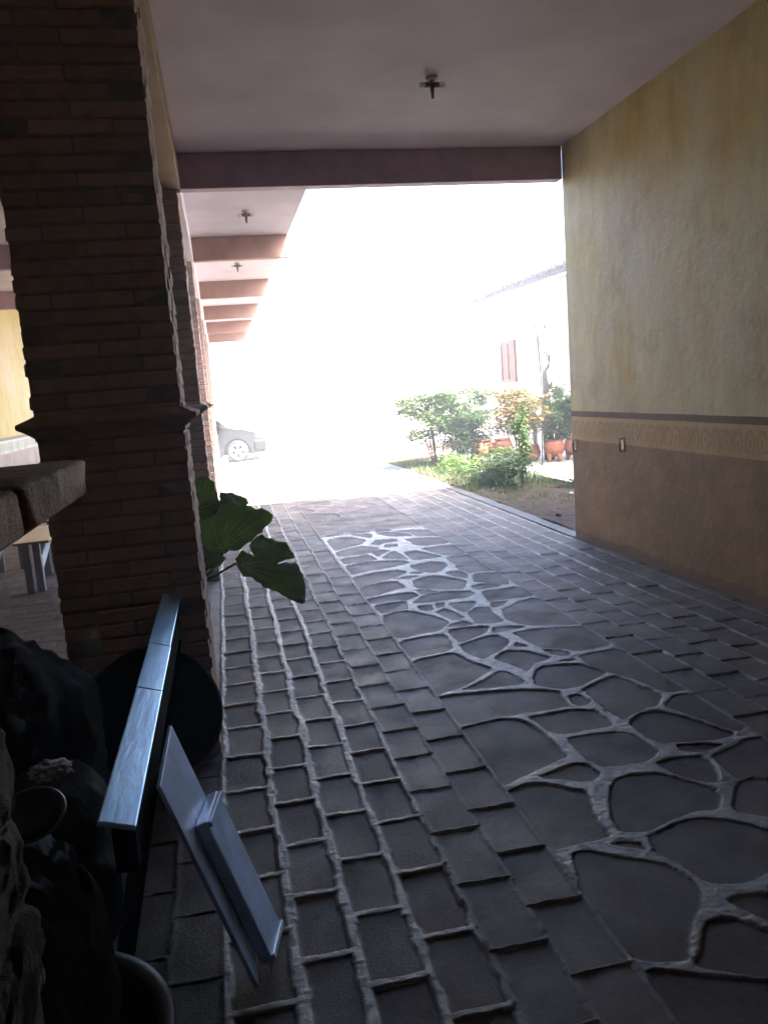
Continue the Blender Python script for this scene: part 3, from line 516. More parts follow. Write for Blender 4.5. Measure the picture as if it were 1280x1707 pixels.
# small brackets on the wall
for y, z, l in ((6.765, .89, 'small upright metal bracket at the far end of the ochre wall'), (5.885, .94, 'small upright metal bracket on the brown dado, nearer of the two')):
    t = thing('wall_bracket', (3.196, y, z), l, 'bracket', 'brackets on the painted wall')
    m = MB(); m.box(-.006, .004, -.018, .018, -.065, .065); m.build('plate', M['metal'], t, bevel=.002)
    m = MB(); m.tube([(-.006, 0, .045), (-.03, 0, .045), (-.034, 0, .02), (-.034, 0, -.05), (-.006, 0, -.055)], .007); m.build('hook', M['metal'], t, smooth=True)
# lampholders: short stem with two side sockets
def lampholder(x, y, label):
    t = thing('ceiling_lampholder', (x, y, Z_C), label, 'lampholder', 'twin lampholders on the ceiling'); t.scale = (.78, .78, 1)
    m = MB(); m.lathe([(0, 0), (.05, 0), (.05, -.012), (.035, -.022), (0, -.022)], 24); m.build('base', M['porcelain'], t, smooth=True)
    m = MB(); m.tube([(0, 0, -.02), (0, 0, -.05)], .022, 14); m.tube([(0, 0, -.05), (0, 0, -.13)], [.022, .012], 12); m.build('stem', M['dark_fit'], t, smooth=True)
    for s_ in (-1, 1):
        so_ = MB(); so_.tube([(s_ * .02, 0, -.045), (s_ * .06, 0, -.045)], .018, 14); so_ = so_.build('socket', M['dark_fit'], t, smooth=True)
        b = MB(); b.lathe([(0, .038), (.012, .034), (.02, .02), (.021, 0), (.017, -.014), (0, -.02)], 20, Matrix.Translation((s_ * .078, 0, -.047)) @ Matrix.Rotation(s_ * math.pi / 2, 4, 'Y')); b.build('bulb', M['bulb'], t, smooth=True)
lampholder(1.59, 5.32, 'twin lampholder in the middle of the near grey ceiling')
lampholder(.49, 8.90, 'twin lampholder with two bright bulbs under the pale porch roof')
lampholder(.47, 12.2, 'twin lampholder farther along under the blown-out porch roof')

# ------------------------------------------------------------------ leafy pot plant between the pillars
def leafmesh(name, P, parent, bow=.03, veins=None):
    raw = [Vector(p) for p in P]
    Q = []; g_ = random.Random(len(P))
    for i in range(len(P)):
        a, b = Vector(P[i]), Vector(P[(i + 1) % len(P)]); L_ = (b - a).length; k_ = max(1, int(L_ / .016)); d_ = (b - a).normalized().cross(Vector((0, -.7, .6))).normalized()
        Q += [a.lerp(b, j / k_) + d_ * (g_.uniform(-.0045, .0045) if j else 0) for j in range(k_)]
    P = Q; bm = bmesh.new(); vs = [bm.verts.new(p) for p in P]; es = [bm.edges.new((vs[i], vs[(i + 1) % len(vs)])) for i in range(len(vs))]
    bmesh.ops.triangle_fill(bm, edges=es, use_beauty=True, use_dissolve=False)
    for _ in range(3): bmesh.ops.subdivide_edges(bm, edges=[e for e in bm.edges if e.calc_length() > .02], cuts=1); bmesh.ops.triangulate(bm, faces=bm.faces)
    c = sum((v.co for v in bm.verts), Vector()) / len(bm.verts); bm.normal_update()
    nrm = sum((f.normal * f.calc_area() for f in bm.faces), Vector()).normalized(); nrm = nrm if nrm.z > 0 else -nrm
    for v in bm.verts:
        r_ = (v.co - c).length; v.co += nrm * (bow * math.cos(r_ * 9) + .030 * noise.noise(v.co * 9) + .012 * noise.noise(v.co * 26))
    vm = MB()
    if veins:
        b_ = raw[veins[0]].lerp(c, veins[1])
        for vi in veins[2]:
            e_ = b_.lerp(raw[vi], .9); pts_ = []
            for j in range(9):
                p = b_.lerp(e_, j / 8); r_ = (p - c).length; pts_.append(p + nrm * (bow * math.cos(r_ * 9) + .030 * noise.noise(p * 9) + .012 * noise.noise(p * 26) + .0015))
            vm.tube(pts_, [.0034 - .0003 * j for j in range(9)], 5)
    me = bpy.data.meshes.new(name); bm.to_mesh(me); bm.free(); me.materials.append(M['big_leaf']); me.polygons.foreach_set('use_smooth', [True] * len(me.polygons))
    o = bpy.data.objects.new(name, me); COL.objects.link(o); o.parent = parent; so_ = o.modifiers.new('thick', 'SOLIDIFY'); so_.thickness = .0015
    if veins: vm.build('veins', M['vein'], o, smooth=True)
    return o
px, py = -.43, 4.78
t = thing('potted_plant', (px, py, 0), 'large lobed green leaves reaching out past the big brick pillar over the paving', 'plant')
VE = [(8, .3, (0, 1, 2, 3, 5, 6)), (21, .15, (1, 3, 5, 7, 9, 12, 15, 17, 23)), None, (30, .15, (0, 3, 6, 8, 15, 17, 19, 22, 24)), None]
for P, ve in zip(TR['leaves'], VE): leafmesh('leaf', [(a - px, b - py, c) for a, b, c in P], t, .012, ve)
m = MB(); m.lathe([(0, 0), (.15, 0), (.19, .34), (.205, .34), (.205, .37), (.175, .37), (.17, .31), (0, .31)], 28); m.build('pot', M['blk_hard'], t, smooth=False)
for a, b in (((0, 0, .3), (-.001 - px, 4.58 - py, .60)), ((.02, 0, .3), (-.05 - px, 4.72 - py, .66)), ((-.02, .02, .3), (-.16 - px, 4.9 - py, .85)), ((0, .05, .3), (.05 - px, 4.9 - py, .8)), ((.02, -.03, .3), (-.14 - px, 4.7 - py, .55))):
    a, b = Vector(a), Vector(b); mid_ = a.lerp(b, .55) + Vector((0, 0, .03)); s_ = MB(); s_.tube([a, mid_, b], [.011, .009, .006], 8); s_.build('stalk', M['leaf_dark'], t, smooth=True)

# ------------------------------------------------------------------ things in the dark corner between the near pillars
t = thing('blue_rail', (-.285, 2.43, 0), 'long pale blue painted rail of three boards in the dark corner below the big pillar', 'rail')
for a, b in ((1.50, 2.235), (2.238, 2.655), (2.658, 3.355)):
    m = MB(); j = rng.uniform(-.002, .002); xa = .0 + (2.43 - a) * .004
    m.box(-.037 + j, .037 + j, a - 2.43, b - 2.43, .738, .75, mat=Matrix.Translation((0, 0, .745)) @ Matrix.Rotation(R(19), 4, 'Y') @ Matrix.Translation((0, 0, -.745))); m.build('board', M['blue_wood'], t, bevel=.003)
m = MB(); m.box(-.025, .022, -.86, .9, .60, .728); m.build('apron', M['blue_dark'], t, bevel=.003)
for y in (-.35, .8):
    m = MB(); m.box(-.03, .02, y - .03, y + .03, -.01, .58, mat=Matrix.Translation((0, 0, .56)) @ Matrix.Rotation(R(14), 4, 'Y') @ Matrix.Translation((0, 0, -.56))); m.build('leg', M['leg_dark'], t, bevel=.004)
# slanting metal panel with a shallow raised box
KP = .913
t = thing('metal_panel', (-.063 * KP, 1.909 * KP, H * (1 - KP)), 'slanting pale blue-grey metal panel with a raised ribbed box, leaning over the paving edge', 'panel')
wv = Vector((-.287, 0, .958)); uv = Vector((0, 1, 0)); nv = Vector((.958, 0, .287))
FR = Matrix(((uv.x, wv.x, nv.x, 0), (uv.y, wv.y, nv.y, 0), (uv.z, wv.z, nv.z, 0), (0, 0, 0, 1))) @ Matrix.Scale(KP, 4)
def slabq(m, q, z0, z1): return m.add([FR @ Vector((a, b, z)) for z in (z0, z1) for a, b in q], [(3, 2, 1, 0), (4, 5, 6, 7)] + [(i, (i + 1) % 4, (i + 1) % 4 + 4, i + 4) for i in range(4)])
slabq(MB(), [(0, 0), (.40, .0), (.40, .628), (0, .638)], -.012, 0).build('board', M['panel'], t, bevel=.002)
q0 = [(.115, -.03), (.42, -.155), (.42, .365), (.115, .44)]
def qp(a, b): return tuple(Vector(q0[0]).lerp(Vector(q0[1]), a).lerp(Vector(q0[3]).lerp(Vector(q0[2]), a), b))
bx_ = slabq(MB(), q0, .001, .036).build('raised_box', M['panel'], t, bevel=.004)
m = MB()
for i in range(44): b = .06 + i * .0198; slabq(m, [qp(.05, b), qp(.95, b), qp(.95, b + .012), qp(.05, b + .012)], .0362, .03665)
m.build('ribbing', M['panel'], bx_)
for b in (.955, .0):
    slabq(MB(), [qp(0, b), qp(1, b), qp(1, b + .035), qp(0, b + .035)], .0365, .046).build('end_lip', M['panel'], bx_, bevel=.002)
# tub leaning on the pillar
t = thing('leaning_tub', (-.40, 3.19, 0), 'round black tub with a thin shiny rim, tipped against the front of the big pillar', 'tub')
T_ = Matrix.Translation((.0, 0, .30)) @ Matrix.Rotation(R(82), 4, 'X')
m = MB(); m.lathe([(0, -.11), (.24, -.11), (.272, .05), (.268, .05), (.236, -.10), (0, -.10)], 56, T_); m.build('tub_body', M['blk_hard'], t, smooth=True)
m = MB(); m.lathe([(.271, .046), (.279, .048), (.280, .054), (.274, .057), (.268, .054), (.271, .046)], 72, T_); m.build('rim', M['rim'], t, smooth=True)
# black bags
o = lump((0, 0, 0), (.33, .42, .44), 5, .16, 1.6, 3, .13, -.40); o = o.build('rubbish_bag', M['blk'], None, smooth=True, loc=(-.86, 2.62, .40)); tag(o, 'big crumpled black rubbish bag heaped in front of the dark pillar base', 'bag', 'black rubbish bags')
o = lump((0, 0, 0), (.21, .23, .37), 5, .14, 1.9, 8, .14, -.36); o = o.build('rubbish_bag', M['blk'], None, smooth=True, loc=(-.55, 1.52, .40)); tag(o, 'black rubbish bag stuffed upright in the round bin nearest the camera', 'bag', 'black rubbish bags')
o = lump((0, 0, 0), (.22, .3, .28), 4, .16, 1.8, 5, .13, -.26); o = o.build('rubbish_bag', M['blk'], None, smooth=True, loc=(-.62, 2.15, .27)); tag(o, 'low black rubbish bag between the bin and the big heap', 'bag', 'black rubbish bags')
t = thing('round_bin', (-.52, 1.5, 0), 'black round bin with a flat grey rim at the bottom left, holding a black bag', 'bin')
m = MB(); m.lathe([(0, 0), (.22, 0), (.262, .285), (.258, .285), (.216, .01), (0, .01)], 56); m.build('bin_body', M['blk_hard'], t, smooth=True)
m = MB(); m.lathe([(.258, .285), (.262, .297), (.292, .30), (.296, .29), (.29, .286), (.262, .284), (.258, .285)], 72); m.build('rim', M['rim'], t, smooth=True)
# clear bag on top of the heap
m = MB(); nn_ = 14; vs = []
for i in range(nn_):
    for j in range(nn_):
        u = i / (nn_ - 1); v_ = j / (nn_ - 1); w_ = .10 * math.sin(math.pi * min(1, v_ * .93 + .07)) ; p = Vector(((u - .5) * w_ + .05 * v_ * (1 - v_) * 2, .06 * math.sin(u * 7 + v_ * 5), -v_ * .17)); p += Vector((.3, .6, .3)) * .03 * noise.noise(p * 40); vs.append(p)
m.add(vs, [(i * nn_ + j, (i + 1) * nn_ + j, (i + 1) * nn_ + j + 1, i * nn_ + j + 1) for i in range(nn_ - 1) for j in range(nn_ - 1)])
o = m.build('clear_bag', M['film'], None, smooth=True, loc=(-.50, 2.60, .83)); tag(o, 'glinting crumpled clear plastic bag on the black heap', 'bag')
# bowl and crumpled paper on the near bag
t = thing('plastic_bowl', (-.425, 1.48, .778), 'dark green plastic bowl perched on the near black bag by the rough pillar', 'bowl')
m = MB(); m.lathe([(0, 0), (.024, 0), (.048, .024), (.060, .042), (.058, .043), (.046, .026), (.022, .004), (0, .004)], 40, Matrix.Rotation(R(24), 4, 'X')); m.build('bowl_shell', M['bowl'], t, smooth=True)
m = MB(); m.lathe([(.058, .042), (.061, .0445), (.064, .042), (.060, .040), (.058, .042)], 48, Matrix.Rotation(R(24), 4, 'X')); m.build('rim', M['rim'], t, smooth=True)
o = lump((0, 0, 0), (.036, .028, .016), 4, .4, 3, 2, .3); o = o.build('crumpled_paper', M['paper'], None, smooth=False, loc=(-.415, 1.60, .835)); tag(o, 'crumpled grey paper scrap just above the green bowl', 'paper')

# ------------------------------------------------------------------ gallery benches
def bench(x, y, L_, w, label, top, rz=0):
    t = thing('wooden_bench', (x, y, 0), label, 'bench', 'benches in the gallery', rz)
    m = MB(); m.box(-w / 2, w / 2, 0, L_, .432, .455); m.build('seat', top, t, bevel=.004)
    for yy_ in (.02, L_ - .26):
        m = MB(); m.box(w / 2 - .15, w / 2 - .09, yy_, yy_ + .06, 0, .432); m.build('leg', M['bench_leg'], t, bevel=.003)
        m = MB(); m.box(-w / 2 + .06, -w / 2 + .12, yy_, yy_ + .06, 0, .432); m.build('leg', M['bench_leg'], t, bevel=.003)
    m = MB(); a = Vector((w / 2 - .12, .08, .20)); b = Vector((w / 2 - .12, .62, .42)); m.tube([a, b], .032, 4); m.build('brace', M['white_edge'], t)
    return t
bench(-1.74, 7.19, 1.0, .30, 'small bench with a shiny plank top and grey legs, left of the big pillar', M['bench_top'])
bench(-1.80, 8.55, 1.3, .30, 'second bench, only a corner of its top showing behind the first', M['bench_top'])
bench(-2.22, 7.25, 1.4, .42, 'dark bench half hidden under the jutting ledge at the left edge', M['leg_dark'])

# ------------------------------------------------------------------ parked car
def car(x, y, z):
    t = thing('parked_car', (x, y, z), 'small dark grey hatchback parked side-on in the bright yard, silver alloy wheel', 'car')
    # x: length, nose to +x; y: width (near side at 0). body as lofted sections across the width
    W_ = 1.62; wr = .29; fxw, rxw = 0., -2.35
    up = [(.74, .34), (.75, .48), (.72, .60), (.60, .74), (.2, .86), (-.25, .93), (-.75, .97), (-2.2, .98), (-2.85, .96), (-3.0, .85), (-3.03, .45), (-3.0, .28)]
    def arch(cx, r): return [(cx + r * math.cos(a), .29 + r * math.sin(a)) for a in [math.pi - i * math.pi / 14 for i in range(15)]]
    low = [(-2.95, .22)] + [p for p in arch(rxw, .345) if p[1] > .2] + [(rxw + .36, .2), (fxw - .36, .2)] + [p for p in arch(fxw, .345) if p[1] > .2] + [(.42, .2), (.72, .22)]
    out = up + low; n = len(out); m = MB(); secs = [(0, .93), (.0, 1.), (.05, 1.), (W_ - .05, 1.), (W_, 1.)]
    rings = []
    for yy_, sc in ((.10, .90), (.035, .97), (0, 1.), (W_, 1.), (W_ - .035, .97), (W_ - .10, .90)): rings.append((yy_, sc))
    order = [(.05, 0), (0, .02), (0, .06), ]
    vs = []
    levels = [(.045, .96), (.0, .99), (.0, 1.), (W_ / 2, 1.0), (W_, 1.), (W_, .99), (W_ - .045, .96)]
    for yy_, sc in [(.03, .975), (0., .99), (.05, 1.), (W_ - .05, 1.), (W_, .99), (W_ - .03, .975)]:
        for (a, b) in out:
            cz = .58; ca = -1.12
            vs.append((ca + (a - ca) * sc, yy_, cz + (b - cz) * sc if b > .7 else b))
    R_ = 6; fs = [(r * n + i, r * n + (i + 1) % n, (r + 1) * n + (i + 1) % n, (r + 1) * n + i) for r in range(R_ - 1) for i in range(n)]
    fs += [tuple(reversed(range(n))), tuple(range((R_ - 1) * n, R_ * n))]
    m.add(vs, fs); body = m.build('body', M['car'], t, smooth=False)
    m = MB(); m.box(-2.72, .40, .12, W_ - .12, .20, .66); m.build('underbody', M['blk_hard'], t)
    # cabin
    cab = [(-.10, .90), (-.55, 1.22), (-.95, 1.42), (-1.7, 1.46), (-2.4, 1.38), (-2.85, 1.05), (-2.9, .93)]
    m = MB(); K = len(cab); vs = [(a, yy_ + (0.16 if b > 1.2 else .05) * (1 if yy_ < .5 else -1) * (b - .85) * 1.2, b) for yy_ in (.03, W_ - .03) for a, b in cab]
    m.add(vs, [tuple(range(K)), tuple(reversed(range(K, 2 * K)))] + [(i, i + 1, K + i + 1, K + i) for i in range(K - 1)]); m.build('cabin', M['car'], t, bevel=.02)
    for q in (((-.62, .98), (-.78, 1.16), (-1.05, 1.32), (-1.4, 1.36), (-1.4, .98)), ((-1.5, .98), (-1.5, 1.36), (-2.25, 1.31), (-2.55, 1.12), (-2.6, .98))):
        m = MB(); m.add([(a, .05 + .14 * (b - .85) * 1.1 - .01, b) for a, b in q] + [(a, .08 + .16 * (b - .85) * 1.1, b) for a, b in q], [tuple(range(5)), tuple(reversed(range(5, 10)))] + [(i, (i + 1) % 5, (i + 1) % 5 + 5, i + 5) for i in range(5)]); m.build('window', M['glass_dark'], t)
    m = MB(); m.add([(-.16, .12, .905), (-.16, W_ - .12, .905), (-.90, W_ - .22, 1.40), (-.90, .22, 1.40)], [(0, 1, 2, 3)]); m.add([(-.15, .12, .91), (-.15, W_ - .12, .91), (-.89, W_ - .22, 1.41), (-.89, .22, 1.41)], [(0, 1, 2, 3)]); m.build('windscreen', M['glass_dark'], t)
    m = MB(); m.box(.50, .735, .0, .28, .60, .72); m.build('headlight', M['lamp_red'], t, bevel=.03)
    m = MB(); m.box(.44, .775, -.012, W_ + .012, .26, .56); m.build('bumper', M['car'], t, bevel=.04)
    m = MB(); m.box(-.52, -.40, -.13, .02, .95, 1.04); m.build('mirror', M['car'], t, bevel=.02)
    m = MB(); m.box(-2.0, -.4, -.008, .04, .17, .23); m.build('sill', M['blk_hard'], t, bevel=.01)
    m = MB(); m.box(-1.42, -1.20, -.02, .01, .80, .825); m.build('door_handle', M['car'], t, bevel=.004)
    for cx in (fxw, rxw):
        for yy_, sgn in ((.0, -1), (W_, 1)):
            T2 = Matrix.Translation((cx, yy_ + sgn * .01, wr)) @ Matrix.Rotation(sgn * -math.pi / 2, 4, 'X')
            w = bpy.data.objects.new('wheel', None); COL.objects.link(w); w.parent = t
            m = MB(); m.lathe([(.19, -.16), (.27, -.16), (.288, -.14), (.29, -.02), (.275, .0), (.205, .004), (.195, -.01), (.19, -.16)], 48, T2); m.build('tyre', M['tyre'], w, smooth=True)
            r_ = MB(); r_.lathe([(.203, .002), (.196, .008), (.175, .004), (.168, -.02), (.17, -.10)], 48, T2)
            for s_ in range(5):
                for dd in (-.20, .20):
                    a = s_ * 2 * math.pi / 5 + .3; p0 = Vector((.03 * math.cos(a), .03 * math.sin(a), .0)); p1 = Vector((.185 * math.cos(a + dd), .185 * math.sin(a + dd), -.002)); r_.tube([T2 @ p0, T2 @ p1], [.020, .013], 6)
            r_.lathe([(0, .012), (.03, .012), (.045, .0), (.045, -.04)], 20, T2); r_.build('rim', M['alloy'], w, smooth=True)
            m = MB(); m.lathe([(0, -.06), (.17, -.06)], 32, T2); m.build('brake_disc', M['blk_hard'], w)
    return t
car(.318 * 21.5 / 19.73, 21.5, -.14)
boxthing('parking_stop', -.30, .06, 21.15, 21.27, -.145, -.02, M['concrete'], 'short white concrete block by the front wheel of the parked car', 'block', bevel=.02)

# ------------------------------------------------------------------ building to the right of the yard
t = thing('cream_house', (8.5, 14, 0), 'low cream house with a dark tiled eave and a brown window beyond the pots', 'house')
def part(name, b, mat, bevel=0): m = MB(); m.box(b[0] - 8.5, b[1] - 8.5, b[2] - 14, b[3] - 14, b[4], b[5]); return m.build(name, mat, t, bevel=bevel)
part('wall', (7.0, 11, 7.5, 19.6, -.2, 3.50), M['cream'])
m = MB(); zt = lambda x: 3.50 + (x - 6.72) * .27
vs = [(x - 8.5, y - 14, zt(x) + dz) for dz in (0, .13) for x, y in ((6.62, 7.3), (11.3, 7.3), (11.3, 19.85), (6.62, 19.85))]
m.add(vs, [(3, 2, 1, 0), (4, 5, 6, 7)] + [(i, (i + 1) % 4, (i + 1) % 4 + 4, i + 4) for i in range(4)])
y = 7.35
while y < 19.8:      # cover tiles
    pts_ = [Vector((x - 8.5, y - 14, zt(x) + .12 + rng.uniform(-.01, .01))) for x in np.linspace(6.58 + rng.uniform(-.03, .03), 11.3, 9)]; m.tube(pts_, .06, 7); y += .125
m.build('roof', M['tile'], t)
wd = part('window', (6.965, 7.03, 17.85, 18.80, 1.44, 2.43), M['win_wood'])
m = MB()
for a in (17.85, 18.30, 18.73): m.box(6.94 - 8.5, 6.966 - 8.5, a - 14, a + .07 - 14, 1.44, 2.43)
for b in (1.44, 2.36): m.box(6.942 - 8.5, 6.968 - 8.5, 17.85 - 14, 18.80 - 14, b, b + .07)
m.build('frame', M['win_wood'], wd)
m = MB(); m.box(6.90 - 8.5, 7.0 - 8.5, 17.78 - 14, 18.87 - 14, 1.38, 1.438); m.build('sill', M['cream'], wd)
boxthing('yard_wall', -6, 30, 38, 38.3, -.2, 3.4, M['cream'], 'pale wall closing the far end of the bright yard', 'wall')

# ------------------------------------------------------------------ plants of the bed
def leaves(m, c, r, n, size, seed, shape='ball', droop=.4, clump=0):
    q = random.Random(seed); cl = []
    if clump: 
        for _ in range(clump):
            a = q.uniform(0, 6.28); u = q.random() ** .5; cl.append(Vector((c[0] + r[0] * u * math.cos(a), c[1] + r[1] * u * math.sin(a), c[2] + r[2] * q.uniform(-.9, .9))))
    for i in range(n):
        if clump:
            b = cl[q.randrange(clump)]; p = b + Vector((q.gauss(0, r[0] * .22), q.gauss(0, r[1] * .22), q.gauss(0, r[2] * .16)))
        else:
            while True:
                p = Vector((q.uniform(-1, 1), q.uniform(-1, 1), q.uniform(-1, 1)))
                if p.length < 1: break
            p = Vector((c[0] + p.x * r[0], c[1] + p.y * r[1], c[2] + p.z * r[2]))
        a = q.uniform(0, 6.28); s_ = size * q.uniform(.6, 1.35); d = Vector((math.cos(a), math.sin(a), q.uniform(-droop, .35))).normalized()
        sd_ = d.cross(Vector((q.uniform(-.4, .4), q.uniform(-.4, .4), 1))).normalized(); up_ = sd_.cross(d)
        m.add([p, p + d * s_ * .5 + sd_ * s_ * .24 + up_ * s_ * .05, p + d * s_ - up_ * s_ * .12, p + d * s_ * .5 - sd_ * s_ * .24 + up_ * s_ * .05], [(0, 1, 2), (0, 2, 3)], q.random())
def shrub(name, x, y, z0, crown, n, size, mat, label, cat='shrub', stems=5, spread=.3, clump=8, seed=1, droop=.5, trunk_r=.012, group='plants in the bed'):
    t = thing(name, (x, y, z0), label, cat, group); q = random.Random(seed)
    m = MB(); leaves(m, (crown[0] - x, crown[1] - y, crown[2] - z0), crown[3:6], n, size, seed, clump=clump, droop=droop)
    st = MB()
    for i in range(stems):
        a = q.uniform(0, 6.28); tip = Vector((crown[0] - x + crown[3] * .6 * math.cos(a), crown[1] - y + crown[4] * .6 * math.sin(a), crown[2] - z0 + crown[5] * q.uniform(-.2, .6)))
        b = Vector((.08 * math.cos(a) * (i > 0), .08 * math.sin(a) * (i > 0), -.05)); mm = b.lerp(tip, .5) + Vector((q.uniform(-.04, .04), q.uniform(-.04, .04), .05))
        st.tube([b, mm, tip], [trunk_r * (2.2 if i == 0 else 1), trunk_r * (1.4 if i == 0 else .8), trunk_r * .4], 6)
    st.build('stems', M['stem'], t, smooth=True); m.build('foliage', mat, t)
    return t
Z14 = gz(14.4)
shrub('tall_shrub', 3.93, 14.4, Z14, (3.88, 14.2, .98, .66, .5, .44), 5200, .10, M['leaf'], 'tallest shrub in the bed, with drooping leaves round a thin trunk, next to the driveway', stems=6, clump=26, seed=3, trunk_r=.016)
shrub('leafy_shrub', 4.75, 15.6, gz(15.6), (4.80, 15.6, 1.0, .62, .4, .32), 2600, .11, M['leaf'], 'sunlit green shrub between the tall shrub and the rusty one, farther back', clump=12, seed=5)
shrub('spindly_shrub', 4.35, 13.7, 0, (4.42, 13.7, .56, .46, .4, .44), 4600, .07, M['leaf_dark'], 'dark spindly shrub on many thin stems in front of the sunlit one', stems=12, clump=20, seed=6)
t = shrub('rusty_shrub', 5.05, 12.9, 0, (5.05, 12.9, .95, .50, .4, .36), 3600, .08, M['leaf_rust'], 'shrub with rust-orange tops and one white flower, in front of the round pots', stems=8, clump=24, seed=7)
for i in range(9):
    q = random.Random(i + 50); m = lump((.22 + q.uniform(-.22, .22), q.uniform(-.3, .3) - .1, 1.18 + q.uniform(-.08, .1)), (.03, .03, .025), 2, .4, 3, i); m.build('flower', M['flower'], t)
m = lump((.20, -.38, .93), (.045, .04, .045), 2, .3, 3, 4); m.build('flower', M['flower_w'], t)
shrub('low_bush', 3.98, 11.1, 0, (3.98, 11.1, .25, .55, .95, .25), 2600, .075, M['leaf'], 'low broad green bush along the front of the bed', stems=10, clump=40, seed=9)
shrub('low_bush', 3.85, 12.9, 0, (3.85, 12.9, .18, .38, .6, .18), 1100, .06, M['leaf_lime'], 'small yellowish green bush at the foot of the tall shrub', stems=6, clump=20, seed=10)
shrub('slender_climber', 4.22, 10.75, 0, (4.22, 10.75, .66, .10, .10, .52), 900, .085, M['leaf'], 'slender leafy stem rising straight up at the right end of the low bush', stems=2, clump=14, seed=12)
shrub('dry_weed', 4.62, 10.1, 0, (4.62, 10.1, .06, .22, .3, .07), 350, .05, M['leaf_dark'], 'patch of dark weeds on bare soil near the end of the ochre wall', stems=3, clump=8, seed=15)
# grass: uncountable
m = MB(); q = random.Random(4)
for i in range(15000):
    u = q.random(); y = 9.0 + 7.1 * (1 - (1 - u) ** 1.3) if q.random() < .8 else q.uniform(8.2, 11); x = q.uniform(3.31, 4.7)
    if y < 10 and q.random() < .55: continue
    a = q.uniform(0, 6.28); hh = q.uniform(.03, .10) * (1 if y > 10.5 else .5); w = .004 + .003 * q.random(); dx, dy = math.cos(a), math.sin(a); z = gz(y) - .01
    m.add([(x - dy * w, y + dx * w, z), (x + dy * w, y - dx * w, z), (x + dx * hh * .5, y + dy * hh * .5, z + hh)], [(0, 1, 2)], q.random())
tag(m.build('grass', M['grass']), kind='stuff')
# stones on the soil
for i, (x, y, r_, l) in enumerate(((3.62, 10.0, .05, 'dark stone on the soil near the driveway, left of the low bush end'), (3.52, 7.95, .035, 'small dark stone on bare soil close to the ochre wall'), (4.3, 9.3, .03, 'pale pebble on the soil beside the dark weeds'))):
    o = lump((0, 0, 0), (r_, r_ * .8, r_ * .6), 3, .4, 2, i).build('stone', M['soil'] if i < 2 else M['concrete'], None, smooth=True, loc=(x, y, .01 + r_ * .3)); tag(o, l, 'stone', 'stones on the soil')
# pots
def pot(x, y, z, r_, h_, label, legs=0, plant=None):
    t = thing('terracotta_pot', (x, y, z), label, 'pot', 'terracotta pots on the slab'); z0 = .09 if legs else 0
    m = MB(); m.lathe([(0, z0), (r_ * .55, z0), (r_ * .92, z0 + h_ * .3), (r_, z0 + h_ * .55), (r_ * .85, z0 + h_ * .85), (r_ * .72, z0 + h_ * .9), (r_ * .86, z0 + h_), (r_ * .78, z0 + h_), (r_ * .62, z0 + h_ * .85), (0, z0 + h_ * .8)], 28); m.build('pot_body', M['terra'], t, smooth=True)
    for i in range(legs):
        a = i * 6.283 / legs + .4; m = MB(); m.tube([(r_ * .55 * math.cos(a), r_ * .55 * math.sin(a), z0 + .08), (r_ * .72 * math.cos(a), r_ * .72 * math.sin(a), 0)], [.055, .035], 8); m.build('foot', M['terra'], t, smooth=True)
    m = MB(); m.lathe([(0, z0 + h_ * .87), (r_ * .7, z0 + h_ * .87)], 20); m.build('potting_soil', M['soil'], t)
    return t
pot(5.72, 13.0, .02, .19, .30, 'squat terracotta pot on stubby feet, second from the ochre wall', 4)
pot(6.08, 12.95, .02, .18, .30, 'terracotta pot partly hidden by the end of the ochre wall', 3)
pot(5.45, 13.35, .02, .15, .30, 'pale orange terracotta pot just left of the footed one')
pot(5.35, 14.6, .02, .20, .36, 'round bright orange terracotta pot behind the rusty shrub')
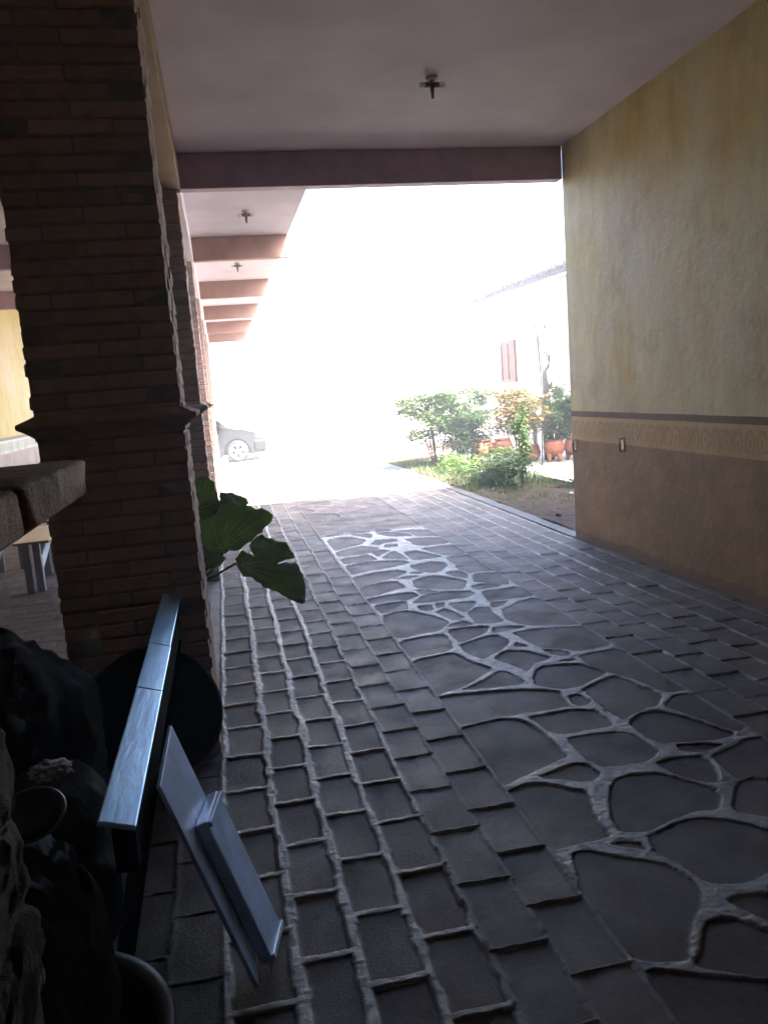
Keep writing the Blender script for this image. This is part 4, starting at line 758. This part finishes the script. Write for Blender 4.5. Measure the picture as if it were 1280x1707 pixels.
pot(5.02, 14.8, .02, .22, .36, 'large dark red terracotta pot left of the bright orange one')
shrub('potted_shrub', 5.74, 13.0, .36, (5.80, 13.0, .86, .24, .3, .42), 3000, .085, M['leaf_lime'], 'bright green leafy shrub growing from the footed terracotta pot', stems=5, clump=22, seed=20)
shrub('potted_shrub', 6.12, 12.95, .36, (6.12, 12.95, .80, .16, .2, .34), 1000, .08, M['leaf'], 'darker leafy shrub in the pot at the edge of the ochre wall', stems=4, clump=10, seed=21)
# stumpy post-like trunk with cut branches
bx0, by0 = 5.74, 13.35
t = thing('bare_trunk', (bx0, by0, 0), 'bare grey trunk with stubby cut branches and a flat top rising behind the potted shrub', 'tree')
m = MB(); m.tube([(.04, 0, 0), (.03, 0, .8), (0, 0, 1.4), (-.04, 0, 1.9), (-.06, 0, 2.18), (-.07, 0, 2.36)], [.10, .09, .065, .05, .05, .022], 9); m.build('trunk', M['bark'], t, smooth=True)
for pts_ in ([(-.05, 0, 2.12), (.03, 0, 2.28), (.06, 0, 2.42)], [(-.03, 0, 1.98), (.07, 0, 1.94), (.11, 0, 1.82), (.09, 0, 1.70), (0, 0, 1.58)], [(.11, 0, 1.86), (.12, 0, 1.97)], [(.0, 0, 1.44), (.08, 0, 1.36), (.12, 0, 1.30)], [(.11, 0, 1.30), (.14, 0, 1.42)]):
    m = MB(); m.tube(pts_, [.030] + [.024] * (len(pts_) - 2) + [.016], 7); m.build('branch', M['bark'], t, smooth=True)
m = MB(); m.box(-.15, .09, -.05, .05, 2.40, 2.43); m.build('top_plate', M['bark'], t)
o = MB(); o.tube([(0, 0, 0), (0, 0, 2.1)], .038, 10); o = o.build('pale_post', M['pipe'], None, smooth=True, loc=(5.58, 13.5, 0)); tag(o, 'pale upright post just left of the bare trunk', 'post')
o = MB(); o.tube([(-.36, -.6, 0), (-.29, -.5, .6), (-.17, -.3, 1.4), (-.09, -.05, 2.05)], .011, 6); o = o.build('support_cable', M['wire'], None, smooth=True, loc=(bx0, by0, 0)); tag(o, 'dark cable slanting from the bare trunk down to the bed', 'cable')
